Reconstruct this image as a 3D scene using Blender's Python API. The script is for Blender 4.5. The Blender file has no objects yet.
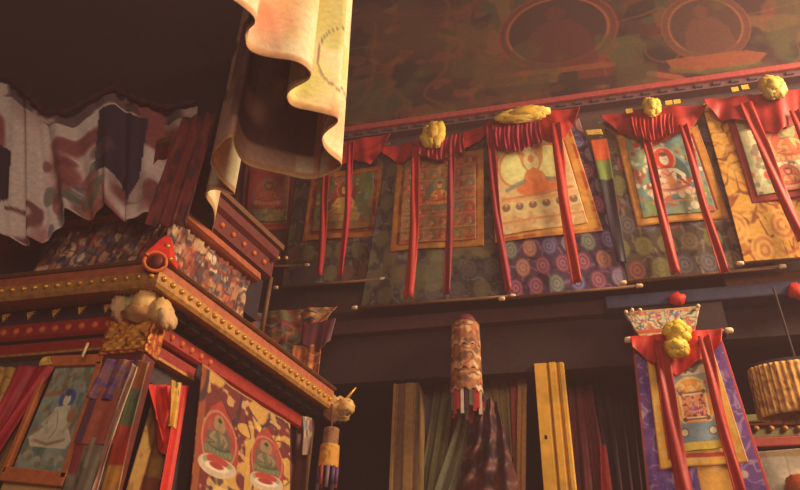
import bpy, bmesh, math, random
import numpy as np
from mathutils import Vector, noise as mnoise
random.seed(7)
SC = bpy.context.scene
COL = SC.collection

# ------------------------------------------------------------------ camera model
F = 720.0
PITCH, YAW, ROLL = math.radians(35.1), math.radians(14.75), math.radians(2.6)
CAM = np.array([0.0, 0.0, 1.6])
def axes():
    cy, sy, cp, sp = math.cos(YAW), math.sin(YAW), math.cos(PITCH), math.sin(PITCH)
    f = np.array([-sy*cp, cy*cp, sp]); rt = np.array([cy, sy, 0.0]); up = np.cross(rt, f)
    c, s = math.cos(ROLL), math.sin(ROLL)
    return c*rt + s*up, -s*rt + c*up, f
RT, UP, FW = axes()
def ray(px, py): return FW + (px-400)/F*RT - (py-245)/F*UP

# planes of the place: wall planes (constant Y) and the right flank of the shrine
class Wall:
    def __init__(s, Y): s.Y = Y; s.n = np.array([0., -1., 0.])
    def __call__(s, px, py):
        d = ray(px, py); return CAM + d*(s.Y-CAM[1])/d[1]
ANG = math.radians(13.2)
SD = np.array([math.sin(ANG), math.cos(ANG)]); SN = np.array([SD[1], -SD[0]])
P0 = np.array([-1.68, 2.30])
class Flank:
    def __init__(s, d=0.0): s.d = d; s.n = np.array([SN[0], SN[1], 0.])
    def __call__(s, px, py):
        d = ray(px, py); q = P0 - SN*s.d
        return CAM + d*(((q-CAM[:2])@SN)/(d[:2]@SN))
class Level:
    def __init__(s, z): s.z = z; s.n = np.array([0., 0., -1.])
    def __call__(s, px, py):
        d = ray(px, py); return CAM + d*(s.z-CAM[2])/d[2]

# ------------------------------------------------------------------ colours & materials
KC = np.array([1.45, 1.62, 2.1])
def lin(c):
    c = np.asarray(c, float)/255.0
    return np.where(c <= .04045, c/12.92, ((c+.055)/1.055)**2.4)
def alb(c): return np.clip(lin(c)*KC, 0.004, .86)

def new_mat(name, color=None, rough=.75, metal=0.0, nscale=30, namp=.18, bump=.15, bscale=120, sheen=0.0, trans=0.0):
    m = bpy.data.materials.new(name); m.use_nodes = True
    nt = m.node_tree; N = nt.nodes; L = nt.links
    b = N['Principled BSDF']
    b.inputs['Roughness'].default_value = rough; b.inputs['Metallic'].default_value = metal
    if sheen: b.inputs['Sheen Weight'].default_value = sheen
    b.inputs['Specular IOR Level'].default_value = .3
    tc = N.new('ShaderNodeTexCoord'); no = N.new('ShaderNodeTexNoise')
    no.inputs['Scale'].default_value = nscale; no.inputs['Detail'].default_value = 4
    L.new(tc.outputs['Object'], no.inputs['Vector'])
    mr = N.new('ShaderNodeMapRange'); mr.inputs['From Min'].default_value = .3; mr.inputs['From Max'].default_value = .7
    mr.inputs['To Min'].default_value = 1-namp; mr.inputs['To Max'].default_value = 1+namp
    L.new(no.outputs['Fac'], mr.inputs['Value'])
    mx = N.new('ShaderNodeVectorMath'); mx.operation = 'SCALE'
    if color is None:
        at = N.new('ShaderNodeAttribute'); at.attribute_name = 'Col'; L.new(at.outputs['Color'], mx.inputs[0])
    else:
        mx.inputs[0].default_value = alb(color)
    L.new(mr.outputs['Result'], mx.inputs['Scale']); L.new(mx.outputs['Vector'], b.inputs['Base Color'])
    if bump:
        n2 = N.new('ShaderNodeTexNoise'); n2.inputs['Scale'].default_value = bscale; n2.inputs['Detail'].default_value = 2
        L.new(tc.outputs['Object'], n2.inputs['Vector'])
        bp = N.new('ShaderNodeBump'); bp.inputs['Strength'].default_value = bump; bp.inputs['Distance'].default_value = .01
        L.new(n2.outputs['Fac'], bp.inputs['Height']); L.new(bp.outputs['Normal'], b.inputs['Normal'])
    return m
M = {}
M['cloth'] = new_mat('woven_cloth', None, .85, 0, 40, .12, .2, 160)
M['silk'] = new_mat('silk', None, .5, 0, 25, .12, .1, 60)
M['paint'] = new_mat('painted_surface', None, .7, 0, 30, .14, .15, 90)
M['gilt'] = new_mat('gilt_surface', None, .45, .25, 40, .25, .3, 110)
def cm(key, color, rough=.7, metal=0., **k):
    if key not in M: M[key] = new_mat(key, color, rough, metal, **k)
    return M[key]
cm('gold', (176, 120, 40), .38, .45, nscale=40, namp=.25)
cm('old_gold', (158, 104, 48), .5, .15, nscale=35, namp=.3)
cm('red_lacquer', (138, 38, 28), .45)
cm('dark_red', (92, 34, 28), .55)
cm('maroon_wood', (62, 34, 34), .7)
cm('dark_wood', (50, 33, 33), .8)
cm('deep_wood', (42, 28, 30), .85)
cm('purple_wood', (58, 36, 44), .7)
cm('brown_wood', (98, 58, 34), .6)
cm('blue_paint', (47, 45, 60), .55)
cm('ivory', (205, 165, 115), .5)
cm('red_silk', (176, 38, 28), .55)
cm('yellow_silk', (190, 140, 45), .6)
cm('orange_paint', (186, 86, 36), .55)
cm('stone', (70, 56, 50), .9)

# ------------------------------------------------------------------ object helpers
def tag(o, label=None, cat=None, group=None, kind=None):
    if label: o['label'] = label
    if cat: o['category'] = cat
    if group: o['group'] = group
    if kind: o['kind'] = kind
    return o
def link_mesh(name, verts, faces, mat, parent=None, colors=None, smooth=False):
    me = bpy.data.meshes.new(name); me.from_pydata([tuple(map(float, v)) for v in verts], [], faces)
    if smooth: me.polygons.foreach_set('use_smooth', [True]*len(me.polygons))
    if colors is not None:
        a = me.color_attributes.new('Col', 'FLOAT_COLOR', 'POINT')
        c = np.ones((len(verts), 4)); c[:, :3] = colors; a.data.foreach_set('color', c.ravel())
    me.materials.append(M[mat] if isinstance(mat, str) else mat); me.update()
    o = bpy.data.objects.new(name, me); COL.objects.link(o)
    if parent: attach(o, parent)
    return o
def attach(o, p):
    bpy.context.view_layer.update()
    mw = o.matrix_world.copy(); o.parent = p; o.matrix_parent_inverse = p.matrix_world.inverted()
def thing(name, loc, label, cat, group=None):
    o = bpy.data.objects.new(name, None); COL.objects.link(o); o.location = [float(x) for x in loc]; o.empty_display_size = .05
    bpy.context.view_layer.update()
    return tag(o, label, cat, group)
def bevel(o, w=.004, seg=2):
    m = o.modifiers.new('bevel', 'BEVEL'); m.width = w; m.segments = seg; m.limit_method = 'ANGLE'; return o

class MB:
    def __init__(s): s.v = []; s.f = []; s.c = []
    def add(s, vs, fs, col=None):
        b = len(s.v); s.v += [tuple(map(float, q)) for q in vs]; s.f += [tuple(i+b for i in f) for f in fs]
        if col is not None: s.c += [tuple(alb(col))]*len(vs)
        return s
    def box(s, a, b, col=None):
        x0, y0, z0 = a; x1, y1, z1 = b
        v = [(x0,y0,z0),(x1,y0,z0),(x1,y1,z0),(x0,y1,z0),(x0,y0,z1),(x1,y0,z1),(x1,y1,z1),(x0,y1,z1)]
        return s.add(v, [(0,3,2,1),(4,5,6,7),(0,1,5,4),(1,2,6,5),(2,3,7,6),(3,0,4,7)], col)
    def prism(s, poly, z0, z1, col=None):       # poly counter-clockwise in plan
        n = len(poly)
        v = [(x, y, z0) for x, y in poly] + [(x, y, z1) for x, y in poly]
        f = [tuple(range(n-1, -1, -1)), tuple(range(n, 2*n))] + [(i, (i+1) % n, n+(i+1) % n, n+i) for i in range(n)]
        return s.add(v, f, col)
    def tube(s, pts, r, k=8, col=None, cap=True):
        pts = [np.array(p, float) for p in pts]; n = len(pts)
        rr = r if hasattr(r, '__len__') else [r]*n
        vs = []
        for i, p in enumerate(pts):
            t = pts[min(i+1, n-1)] - pts[max(i-1, 0)]; t /= np.linalg.norm(t) + 1e-9
            a = np.cross(t, [0, 0, 1.0]) if abs(t[2]) < .9 else np.cross(t, [1.0, 0, 0])
            a /= np.linalg.norm(a); b = np.cross(t, a)
            for j in range(k):
                q = 2*math.pi*j/k; vs.append(p + rr[i]*(math.cos(q)*a + math.sin(q)*b))
        fs = [(i*k+j, i*k+(j+1) % k, (i+1)*k+(j+1) % k, (i+1)*k+j) for i in range(n-1) for j in range(k)]
        if cap: fs += [tuple(range(k-1, -1, -1)), tuple((n-1)*k+j for j in range(k))]
        return s.add(vs, fs, col)
    def ball(s, c, r, nu=12, nv=8, lump=0., seed=0, col=None, freq=3.):
        r = np.array(r if hasattr(r, '__len__') else (r, r, r), float); vs = []
        for i in range(nv+1):
            th = math.pi*i/nv
            for j in range(nu):
                ph = 2*math.pi*j/nu
                d = np.array([math.sin(th)*math.cos(ph), math.sin(th)*math.sin(ph), math.cos(th)])
                k = 1 + lump*mnoise.noise(Vector(d*freq) + Vector((seed*7.3, seed*3.1, 0)))
                vs.append(np.array(c) + d*r*k)
        fs = [(i*nu+j, (i+1)*nu+j, (i+1)*nu+(j+1) % nu, i*nu+(j+1) % nu) for i in range(nv) for j in range(nu)]
        return s.add(vs, fs, col)
    def build(s, name, mat, parent=None, smooth=False):
        return link_mesh(name, s.v, s.f, mat, parent, np.array(s.c) if s.c else None, smooth)

# ------------------------------------------------------------------ painter
def smooth01(x): x = np.clip(x, 0, 1); return x*x*(3-2*x)
def vnoise(x, y, seed):
    r = np.random.RandomState(seed).rand(64, 64)
    xi = np.floor(x).astype(int); yi = np.floor(y).astype(int); fx = smooth01(x-xi); fy = smooth01(y-yi)
    g = lambda a, b: r[np.mod(b, 64), np.mod(a, 64)]
    return (g(xi, yi)*(1-fx)+g(xi+1, yi)*fx)*(1-fy) + (g(xi, yi+1)*(1-fx)+g(xi+1, yi+1)*fx)*fy
class Cv:
    """x 0..w, y 0..1 (down), colours in display RGB"""
    def __init__(s, nu, nv, base, w=1.0):
        s.nu, s.nv, s.w = nu, nv, w
        u, v = np.meshgrid(np.linspace(0, 1, nu+1), np.linspace(0, 1, nv+1))
        s.x = u*w; s.y = v; s.px = 1.0/nv
        s.c = np.ones((nv+1, nu+1, 3))*np.array(base, float)
    def mix(s, m, col, a=1.0):
        m = (m*a)[..., None]; s.c = s.c*(1-m) + np.array(col, float)*m; return s
    def el(s, cx, cy, rx, ry, col, a=1.0, soft=None):
        d = np.sqrt(((s.x-cx)/rx)**2 + ((s.y-cy)/ry)**2); k = (soft or s.px*1.2)/min(rx, ry)
        return s.mix(smooth01((1-d)/k + .5), col, a)
    def ring(s, cx, cy, rx, ry, w, col, a=1.0):
        d = np.abs(np.sqrt(((s.x-cx)/rx)**2 + ((s.y-cy)/ry)**2) - 1)*min(rx, ry); return s.mix(smooth01((w-d)/(s.px*1.5)+.5), col, a)
    def rect(s, x0, y0, x1, y1, col, a=1.0):
        k = s.px
        m = smooth01((s.x-x0)/k+.5)*smooth01((x1-s.x)/k+.5)*smooth01((s.y-y0)/k+.5)*smooth01((y1-s.y)/k+.5); return s.mix(m, col, a)
    def poly(s, pts, col, a=1.0):
        ins = np.zeros(s.x.shape, bool); n = len(pts)
        for i in range(n):
            (x0, y0), (x1, y1) = pts[i], pts[(i+1) % n]
            if y0 == y1: continue
            c = ((y0 > s.y) != (y1 > s.y)) & (s.x < (x1-x0)*(s.y-y0)/(y1-y0)+x0); ins ^= c
        return s.mix(ins.astype(float), col, a)
    def line(s, pts, w, col, a=1.0):
        d = np.full(s.x.shape, 9.)
        for (x0, y0), (x1, y1) in zip(pts[:-1], pts[1:]):
            dx, dy = x1-x0, y1-y0; t = np.clip(((s.x-x0)*dx+(s.y-y0)*dy)/(dx*dx+dy*dy+1e-9), 0, 1)
            d = np.minimum(d, np.hypot(s.x-x0-t*dx, s.y-y0-t*dy))
        return s.mix(smooth01((w-d)/(s.px*1.5)+.5), col, a)
    def mott(s, f, amp, seed):
        n = .6*vnoise(s.x*f, s.y*f, seed) + .4*vnoise(s.x*f*2.3, s.y*f*2.3, seed+1); s.c = s.c*(1+amp*(n-.5)*2)[..., None]; return s
    def wash(s, f, col, seed, thr=.5, a=.6, soft=.15, mask=None):
        n = .65*vnoise(s.x*f, s.y*f, seed) + .35*vnoise(s.x*f*2.1+9, s.y*f*2.1, seed+5)
        m = smooth01((n-thr)/soft)
        if mask is not None: m = m*mask
        return s.mix(m, col, a)
    def curl(s, f, col, seed, w=.08, a=.8, mask=None):
        X = s.x*f + 1.2*vnoise(s.x*f*.7, s.y*f*.7, seed); Y = s.y*f + 1.2*vnoise(s.x*f*.7+31, s.y*f*.7, seed+2)
        n = vnoise(X, Y, seed+4); m = smooth01((w-np.abs(n-.5))/(w*.6))
        if mask is not None: m = m*mask
        return s.mix(m, col, a)
    def flowers(s, n, r, cols, seed, box=None, a=.9):
        q = random.Random(seed); x0, y0, x1, y1 = box or (0, 0, s.w, 1)
        for i in range(n):
            c = q.choice(cols); rr = r*q.uniform(.6, 1.3); s.el(q.uniform(x0, x1), q.uniform(y0, y1), rr*q.uniform(.7, 1.3), rr*q.uniform(.7, 1.3), c, a)
        return s
    def mask_rect(s, x0, y0, x1, y1): return ((s.x > x0) & (s.x < x1) & (s.y > y0) & (s.y < y1)).astype(float)
    def medals(s, rows, cols, r, ringc, cores, seed, y0=0., y1=1., x0=0., x1=None, back=None):
        q = random.Random(seed); x1 = s.w if x1 is None else x1
        for i in range(rows):
            for j in range(cols+1):
                cx = x0+(x1-x0)*(j + (.5 if i % 2 else 0))/cols; cy = y0+(y1-y0)*(i+.5)/rows; c = q.choice(cores)
                if cx < x0-.2*r or cx > x1+.2*r: continue
                if back is not None: s.el(cx, cy, r*1.25, r*1.25, back, .8)
                s.el(cx, cy, r, r, c, .9); s.ring(cx, cy, r*.72, r*.72, r*.1, ringc, .6); s.el(cx, cy, r*.4, r*.4, ringc, .75)
                s.el(cx, cy, r*.2, r*.2, c, .9)
        return s
    def deity(s, cx, cy, k, skin, robe, halo, aura, lotus, arms=True):
        if aura is not None: s.el(cx, cy+.02*k, .62*k, .78*k, aura); s.ring(cx, cy+.02*k, .62*k, .78*k, .035*k, halo, .8)
        s.el(cx, cy-.42*k, .27*k, .29*k, halo); s.ring(cx, cy-.42*k, .27*k, .29*k, .02*k, skin, .5)
        s.el(cx, cy+.42*k, .62*k, .15*k, lotus)
        for j in range(7): s.el(cx+(j-3)*.17*k, cy+.47*k, .075*k, .1*k, lotus); s.ring(cx+(j-3)*.17*k, cy+.47*k, .075*k, .1*k, .014*k, robe, .7)
        s.el(cx, cy+.26*k, .52*k, .16*k, robe); s.el(cx-.28*k, cy+.27*k, .24*k, .1*k, skin, .55); s.el(cx+.28*k, cy+.27*k, .24*k, .1*k, robe)
        s.poly([(cx-.22*k, cy-.17*k), (cx+.22*k, cy-.17*k), (cx+.16*k, cy+.22*k), (cx-.16*k, cy+.22*k)], skin)
        s.poly([(cx-.22*k, cy-.17*k), (cx+.02*k, cy-.17*k), (cx+.17*k, cy+.22*k), (cx-.12*k, cy+.22*k)], robe, .75)
        if arms:
            s.line([(cx-.2*k, cy-.12*k), (cx-.36*k, cy+.08*k), (cx-.12*k, cy+.12*k)], .05*k, skin)
            s.line([(cx+.2*k, cy-.12*k), (cx+.36*k, cy+.05*k), (cx+.3*k, cy+.24*k)], .05*k, skin)
        s.el(cx, cy-.4*k, .115*k, .145*k, skin); s.el(cx, cy-.53*k, .1*k, .07*k, robe); s.el(cx, cy-.6*k, .04*k, .05*k, robe)
        dk = tuple(v*.45 for v in robe); s.el(cx, cy-.535*k, .10*k, .05*k, dk, .8); s.line([(cx-.22*k, cy-.16*k), (cx-.05*k, cy-.2*k), (cx+.05*k, cy-.2*k), (cx+.22*k, cy-.16*k)], .012*k, dk, .6)
        s.line([(cx-.16*k, cy+.2*k), (cx-.5*k, cy+.3*k), (cx, cy+.38*k), (cx+.5*k, cy+.3*k), (cx+.16*k, cy+.2*k)], .012*k, dk, .6)
        s.line([(cx-.05*k, cy-.41*k), (cx-.02*k, cy-.41*k)], .008*k, (60, 30, 25), .6); s.line([(cx+.02*k, cy-.41*k), (cx+.05*k, cy-.41*k)], .008*k, (60, 30, 25), .6)
        return s
    def border(s, w, col, wy=None, off=0., offy=None, a=1.):
        wy = wy or w; offy = off if offy is None else offy
        m = (s.mask_rect(off, offy, s.w-off, 1-offy) - s.mask_rect(off+w, offy+wy, s.w-off-w, 1-offy-wy)); return s.mix(np.clip(m, 0, 1), col, a)

def polyline(pts, n):
    pts = np.array(pts, float); d = np.r_[0, np.cumsum(np.linalg.norm(np.diff(pts, axis=0), axis=1))]
    t = np.linspace(0, d[-1], n)
    return np.stack([np.interp(t, d, pts[:, k]) for k in range(pts.shape[1])], 1)

def patch(name, top, bot, un, cv, parent=None, mat='cloth', disp=None, thick=.006, out=0., tilt=0.):
    """cloth or panel hung between an upper and a lower edge on plane un; cv gives its grid and its woven or painted pattern"""
    nu, nv = cv.nu, cv.nv
    T = polyline([un(*p) for p in top], nu+1); B = polyline([un(*p) for p in bot], nu+1)
    v = np.linspace(0, 1, nv+1)[:, None, None]; u = np.linspace(0, 1, nu+1)
    P = T[None]*(1-v) + B[None]*v
    U, V = np.meshgrid(u, v[:, 0, 0])
    h = np.full(U.shape, out) + (1-V)*tilt
    if disp is not None: h = h + disp(U, V)
    P = P + h[..., None]*un.n
    w = nu+1
    idx = np.arange((nv+1)*w).reshape(nv+1, w)
    fs = np.stack([idx[:-1, :-1], idx[1:, :-1], idx[1:, 1:], idx[:-1, 1:]], -1).reshape(-1, 4).tolist()
    o = link_mesh(name, P.reshape(-1, 3), fs, mat, parent, alb(cv.c.reshape(-1, 3)), smooth=True)
    if thick:
        m = o.modifiers.new('thickness', 'SOLIDIFY'); m.thickness = thick; m.offset = -1
    return o
def folds(n, amp, ph=0., grow=0.):
    return lambda U, V: amp*(np.sin(U*n*2*math.pi+ph+.8*V) + .3*np.sin(U*n*4.7*math.pi+2*ph+V*1.5))*(.45+.55*V)*(1+grow*V)
def ripple(amp, ph=0.): return lambda U, V: amp*np.sin(U*7+ph+V*2)*np.sin(V*4+ph)

def ribbon(name, pts, w0, w1, un, col, parent, out=.05, ph=0., edge=None, twist=0.):
    """a hanging silk band: pts in the photo from top to bottom, widths in metres"""
    n = 28; P = polyline([un(*p) for p in pts], n+1)
    k = 6; vs = []; cs = []
    X = np.cross(un.n, [0, 0, 1.]); X /= np.linalg.norm(X)
    for i in range(n+1):
        t = i/n; w = w0*(1-t)+w1*t; h = out + .008*math.sin(t*9+ph)
        a = twist*math.sin(t*math.pi*1.5+ph)
        for j in range(k+1):
            q = j/k-.5; d = X*(q*w*math.cos(a)) + un.n*(h + q*w*math.sin(a) + .010*math.sin(q*7+t*5+ph))
            vs.append(P[i]+d + np.array([0, 0, (-.02*abs(q)*2 if i == n else 0)])); c = edge if edge and j in (0, k) else col; cs.append(alb(c))
    fs = [(i*(k+1)+j, i*(k+1)+j+1, (i+1)*(k+1)+j+1, (i+1)*(k+1)+j) for i in range(n) for j in range(k)]
    o = link_mesh(name, vs, fs, 'silk', parent, np.array(cs), smooth=True)
    m = o.modifiers.new('thickness', 'SOLIDIFY'); m.thickness = .004; m.offset = 0
    return o
def rosette(name, px, py, wpx, hpx, un, parent, cols, out=.07, seed=1, mat='silk'):
    c = un(px, py) + un.n*out; s = abs(np.linalg.norm(un(px+1, py)-un(px, py))); sz = abs(np.linalg.norm(un(px, py+1)-un(px, py)))
    mb = MB(); q = random.Random(seed)
    for i in range(9):
        a = 2*math.pi*i/8 + q.uniform(-.3, .3); r = 0 if i == 8 else .5
        cc = c + np.cross([0, 0, 1.], un.n)*(math.cos(a)*r*wpx*.5*s) + np.array([0, 0, math.sin(a)*r*hpx*.5*sz]) + un.n*(.02 if i == 8 else 0)
        mb.ball(cc, (wpx*s*.30*q.uniform(.8, 1.15), .035, hpx*sz*.30*q.uniform(.75, 1.1)), 18, 12, .32, seed*10+i, q.choice(cols), 3.4)
    return mb.build(name, mat, parent, True)
def rod(parent, a, b, un, r=.010, out=.02, mat='brown_wood', knob='ivory', name='bottom_rod', ext=.01):
    A = un(*a)+un.n*out; B = un(*b)+un.n*out; d = (B-A)/np.linalg.norm(B-A)
    o = MB().tube([A-d*ext, B+d*ext], r, 10).build(name, mat, parent, True)
    for q, e in ((A-d*ext, -d), (B+d*ext, d)):
        MB().tube([q, q+e*.008, q+e*.034, q+e*.04], [r*1.1, r*1.45, r*1.3, r*.7], 10).build('rod_knob', knob, o, True)
    return o
cm('lintel_wood', (46, 27, 26), .75); cm('dentil_wood', (66, 44, 42), .8); cm('ledge_red', (136, 54, 46), .5); cm('orange_board', (150, 74, 44), .55); cm('grey_red', (84, 52, 50), .7)
class Place:                                   # edges given straight in metres
    def __init__(s, n=(0, -1, 0)): s.n = np.array(n, float)
    def __call__(s, x, y, z): return np.array([x, y, z], float)
W40 = Wall(4.0)

# ================================================================== THE SETTING
def structure(o): o['kind'] = 'structure'; return o
structure(MB().box((-6, -4, -.1), (5, 7, 0)).build('floor', 'stone'))
# upper wall with its old mural
X0, X1, Z0, Z1 = -1.95, 3.0, 4.0, 7.9
H = Z1-Z0
mu = Cv(560, 420, (58, 33, 28), (X1-X0)/H)
def mp(px, py): p = W40(px, py); return ((p[0]-X0)/H, (Z1-p[2])/H)
mu.wash(5, (88, 58, 30), 11, .52, .75, .2); mu.wash(9, (58, 62, 32), 21, .55, .8, .1); mu.wash(7, (104, 40, 28), 31, .54, .8, .12)
mu.wash(16, (128, 86, 42), 41, .62, .6, .08); mu.wash(18, (36, 24, 22), 51, .56, .75, .1); mu.wash(26, (120, 60, 36), 57, .62, .6, .08)
mu.curl(14, (112, 66, 38), 61, .05, .6)
def medal(cx, cy, rx, ry, ringc, inner, figure):
    c = mp(cx, cy); a = mp(cx+rx, cy); b = mp(cx, cy+ry); R1 = abs(a[0]-c[0]); R2 = abs(b[1]-c[1])
    mu.el(c[0], c[1], R1*1.02, R2*1.02, ringc, .9); mu.el(c[0], c[1], R1*.83, R2*.83, inner, .95); mu.ring(c[0], c[1], R1*.86, R2*.86, .004, (150, 84, 50), .7)
    mu.ring(c[0], c[1], R1*.93, R2*.93, .006, (78, 44, 30), .8)
    mu.poly([(c[0]-R1*.62, c[1]+R2*.95), (c[0]-R1*.5, c[1]+.1*R2), (c[0]-R1*.25, c[1]-R2*.25), (c[0]+R1*.25, c[1]-R2*.25), (c[0]+R1*.5, c[1]+.1*R2), (c[0]+R1*.62, c[1]+R2*.95)], figure, .8)
    mu.el(c[0], c[1]-R2*.45, R1*.17, R2*.2, figure, .8)
medal(557, 30, 62, 40, (128, 52, 36), (56, 34, 30), (86, 38, 32))
medal(705, 26, 46, 36, (156, 78, 46), (66, 42, 32), (96, 54, 38))
def mline(pts, w, col, a=1.): mu.line([mp(*p) for p in pts], w, col, a)
mline([(498, 76), (560, 70), (612, 64)], .008, (132, 66, 38), .8)
mline([(490, 92), (560, 86), (640, 76)], .012, (52, 30, 26), .8); mline([(600, 63), (615, 45)], .008, (130, 56, 36), .6)
mu.poly([mp(*p) for p in ((666, 60), (690, 57), (745, 50), (768, 53), (756, 64), (700, 70), (672, 69))], (140, 70, 40), .85)
mline([(672, 70), (705, 72), (758, 63)], .006, (96, 84, 36), .7)
mu.poly([mp(*p) for p in ((640, 92), (690, 82), (760, 72), (790, 74), (720, 90), (645, 100))], (78, 78, 40), .6)
mline([(650, 73), (680, 78), (692, 84)], .007, (150, 80, 48), .8)
mu.poly([mp(*p) for p in ((600, 40), (640, 34), (645, 62), (615, 70))], (84, 72, 38), .55)
mline([(352, 118), (470, 104), (560, 88)], .01, (92, 52, 32), .5); mline([(352, 18), (480, 6)], .012, (104, 48, 34), .4)
mu.wash(12, (80, 66, 36), 71, .58, .6, .1, mask=(mu.y > .3).astype(float)*(mu.y < .62))
# lower strip behind the banners: grey brown with small flowers
zt = (Z1-5.6)/H
mu.c[mu.y > zt] = (76, 56, 50); mu.wash(26, (96, 70, 60), 81, .55, .6, .1, mask=(mu.y > zt).astype(float)); mu.wash(20, (52, 40, 42), 83, .58, .6, .1, mask=(mu.y > zt).astype(float))
mu.c *= np.array([.80, .76, .76])
structure(patch('wall_back', [(X0, 4, Z1), (X1, 4, Z1)], [(X0, 4, Z0), (X1, 4, Z0)], Place(), mu, mat='paint', thick=.1))
structure(MB().box((-10, 4.0, 0), (X0, 4.1, 13)).box((X0, 4.0, Z1), (X1, 4.1, 13)).build('wall_left', 'dark_wood'))
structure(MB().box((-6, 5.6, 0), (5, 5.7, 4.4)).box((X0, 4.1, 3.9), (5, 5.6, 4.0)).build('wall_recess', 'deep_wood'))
structure(MB().box((X0, 4.0, 3.48), (.42, 4.1, 3.84)).box((.42, 4.0, 3.60), (3.0, 4.1, 3.84)).box((X0, 4.02, 3.84), (3.0, 4.1, 4.0)).build('trim_1', 'lintel_wood'))
# red ledge with dentils below the mural
t2 = MB().box((X0, 3.90, 5.60), (X1, 4.0, 5.655)).build('trim_2', 'ledge_red'); structure(t2); bevel(t2, .012)
structure(MB().box((X0, 3.93, 5.545), (X1, 4.0, 5.60)).build('trim_3', 'grey_red'))
x = X0+.05
dm = MB()
while x < X1-.06:
    dm.box((x, 3.918, 5.562), (x+.05, 3.93, 5.592)); x += .12
attach(dm.build('dentil_row', 'dentil_wood'), t2)
bpy.data.objects['dentil_row']['kind'] = 'stuff'
# shelf beams under the banners
b4 = structure(MB().box((.26, 3.86, 3.785), (3.0, 4.0, 3.872)).build('trim_4', 'blue_paint')); bevel(b4, .01)
b5 = structure(MB().box((.95, 3.90, 3.872), (3.0, 4.0, 3.96)).build('trim_5', 'brown_wood')); bevel(b5, .008)
b6 = structure(MB().box((X0, 3.94, 3.80), (.26, 4.0, 3.90)).build('trim_6', 'maroon_wood')); bevel(b6, .008)

# ================================================================== THE SHRINE
def corner(d): return np.array([-1.68-.793*d, 2.3+d])
def flank(d, t): return P0 - SN*d + SD*t
TL_ = 1.49
XL = -4.2
def sweep(mb, prof, t1=TL_, xl=XL, t0=None, col=None):
    """sweep a closed (inset, height) profile along the front and the flank of the shrine"""
    secs = []
    secs.append([(xl, 2.3+d, z) for d, z in prof])
    secs.append([(*corner(d), z) for d, z in prof])
    secs.append([(*flank(d, t1), z) for d, z in prof])
    if t0 is not None: secs = [[(*flank(d, t0), z) for d, z in prof], secs[2]]
    n = len(prof); vs = [p for s in secs for p in s]
    fs = [(i*n+j, i*n+(j+1) % n, (i+1)*n+(j+1) % n, (i+1)*n+j) for i in range(len(secs)-1) for j in range(n)]
    fs += [tuple(range(n-1, -1, -1)), tuple((len(secs)-1)*n+j for j in range(n))]
    mb.add(vs, fs, col); return mb
shrine = thing('shrine_cabinet', (-2.4, 2.9, 0), 'tall carved two-tiered shrine cabinet with gilt studded cornice and red lacquered mouldings', 'cabinet')
def sp(mb, name, mat, smooth=False): return mb.build(name, mat, shrine, smooth)
foot = [tuple(corner(.34)), tuple(flank(.34, TL_)), (-4.2, 3.78), (-4.2, 2.64)]
sp(MB().prism(foot, 0, 3.2), 'body', 'maroon_wood')
sp(sweep(MB(), [(.0, 3.195), (.0, 3.205), (.36, 3.285), (.36, 3.275)]), 'soffit', 'purple_wood')
cor = sp(sweep(MB(), [(.04, 3.198), (.0, 3.19), (-.012, 3.205), (-.006, 3.265), (.02, 3.278), (.3, 3.28), (.3, 3.27)]), 'cornice', 'old_gold')
sp(sweep(MB(), [(.005, 3.272), (.012, 3.325), (.3, 3.325), (.3, 3.272)]), 'cornice_board', 'orange_board')
sp(sweep(MB(), [(.0, 3.322), (-.01, 3.330), (.0, 3.342), (.26, 3.35), (.26, 3.322)]), 'cornice_lip', 'brown_wood')
def along(d, z, step, fn, x_from=-3.0, t_to=TL_-.02):
    c = corner(d); x = c[0]-step*.6
    while x > x_from: fn((x, 2.3+d, z), (0, -1)); x -= step
    t = step*.6 + (c-P0+SN*d)@SD
    while t < t_to: q = flank(d, t); fn((q[0], q[1], z), (SN[0], SN[1])); t += step
cnt = [0]
stud0 = [None]
def copy_part(src, loc):
    o = src.copy(); o.parent = src.parent; o.matrix_parent_inverse = src.matrix_parent_inverse.copy(); COL.objects.link(o); o.location = [float(k) for k in loc]; return o
def local_part(name, mb, mat, parent, loc, smooth=True, gmat=None):
    o = mb.build(name, mat, None, smooth); o.location = [float(k) for k in loc]; attach(o, parent); return o
def stud(p, n):
    q = (p[0]+n[0]*.0, p[1]+n[1]*.0, p[2])
    if stud0[0] is None: stud0[0] = local_part('stud', MB().ball((0, 0, 0), (.014, .014, .013), 10, 6), 'gold', cor, q)
    else: copy_part(stud0[0], q)
along(-.012, 3.238, .058, stud)
# dark frieze with gilt triangle ornaments on the front, dentil blocks on the flank
fr = sp(sweep(MB(), [(.16, 3.12), (.16, 3.238), (.33, 3.238), (.33, 3.12)]), 'frieze', 'purple_wood')
tri0 = [None]
def tri(p, n):
    if n[0] != 0: return
    mb = MB().add([(-.032, 0, .022), (.032, 0, .022), (0, 0, -.024), (-.032, .012, .022), (.032, .012, .022), (0, .012, -.024), (0, -.016, .004)], [(0, 2, 6), (2, 1, 6), (1, 0, 6), (0, 3, 5, 2), (2, 5, 4, 1), (1, 4, 3, 0)])
    if tri0[0] is None: tri0[0] = local_part('triangle_ornament', mb, 'gold', fr, p, False)
    else: copy_part(tri0[0], p)
along(.150, 3.203, .135, tri)
den0 = [None]
t = .16
while t < TL_-.03:
    q = flank(.10, t)
    mb = MB().box((-.03, -.03, -.022), (.03, .03, .022))
    if den0[0] is None: den0[0] = local_part('dentil', mb, 'dark_wood', shrine, (q[0], q[1], 3.185), False); den0[0].rotation_euler.z = -ANG
    else: copy_part(den0[0], (q[0], q[1], 3.185)).rotation_euler = (0, 0, -ANG)
    t += .098
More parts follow.
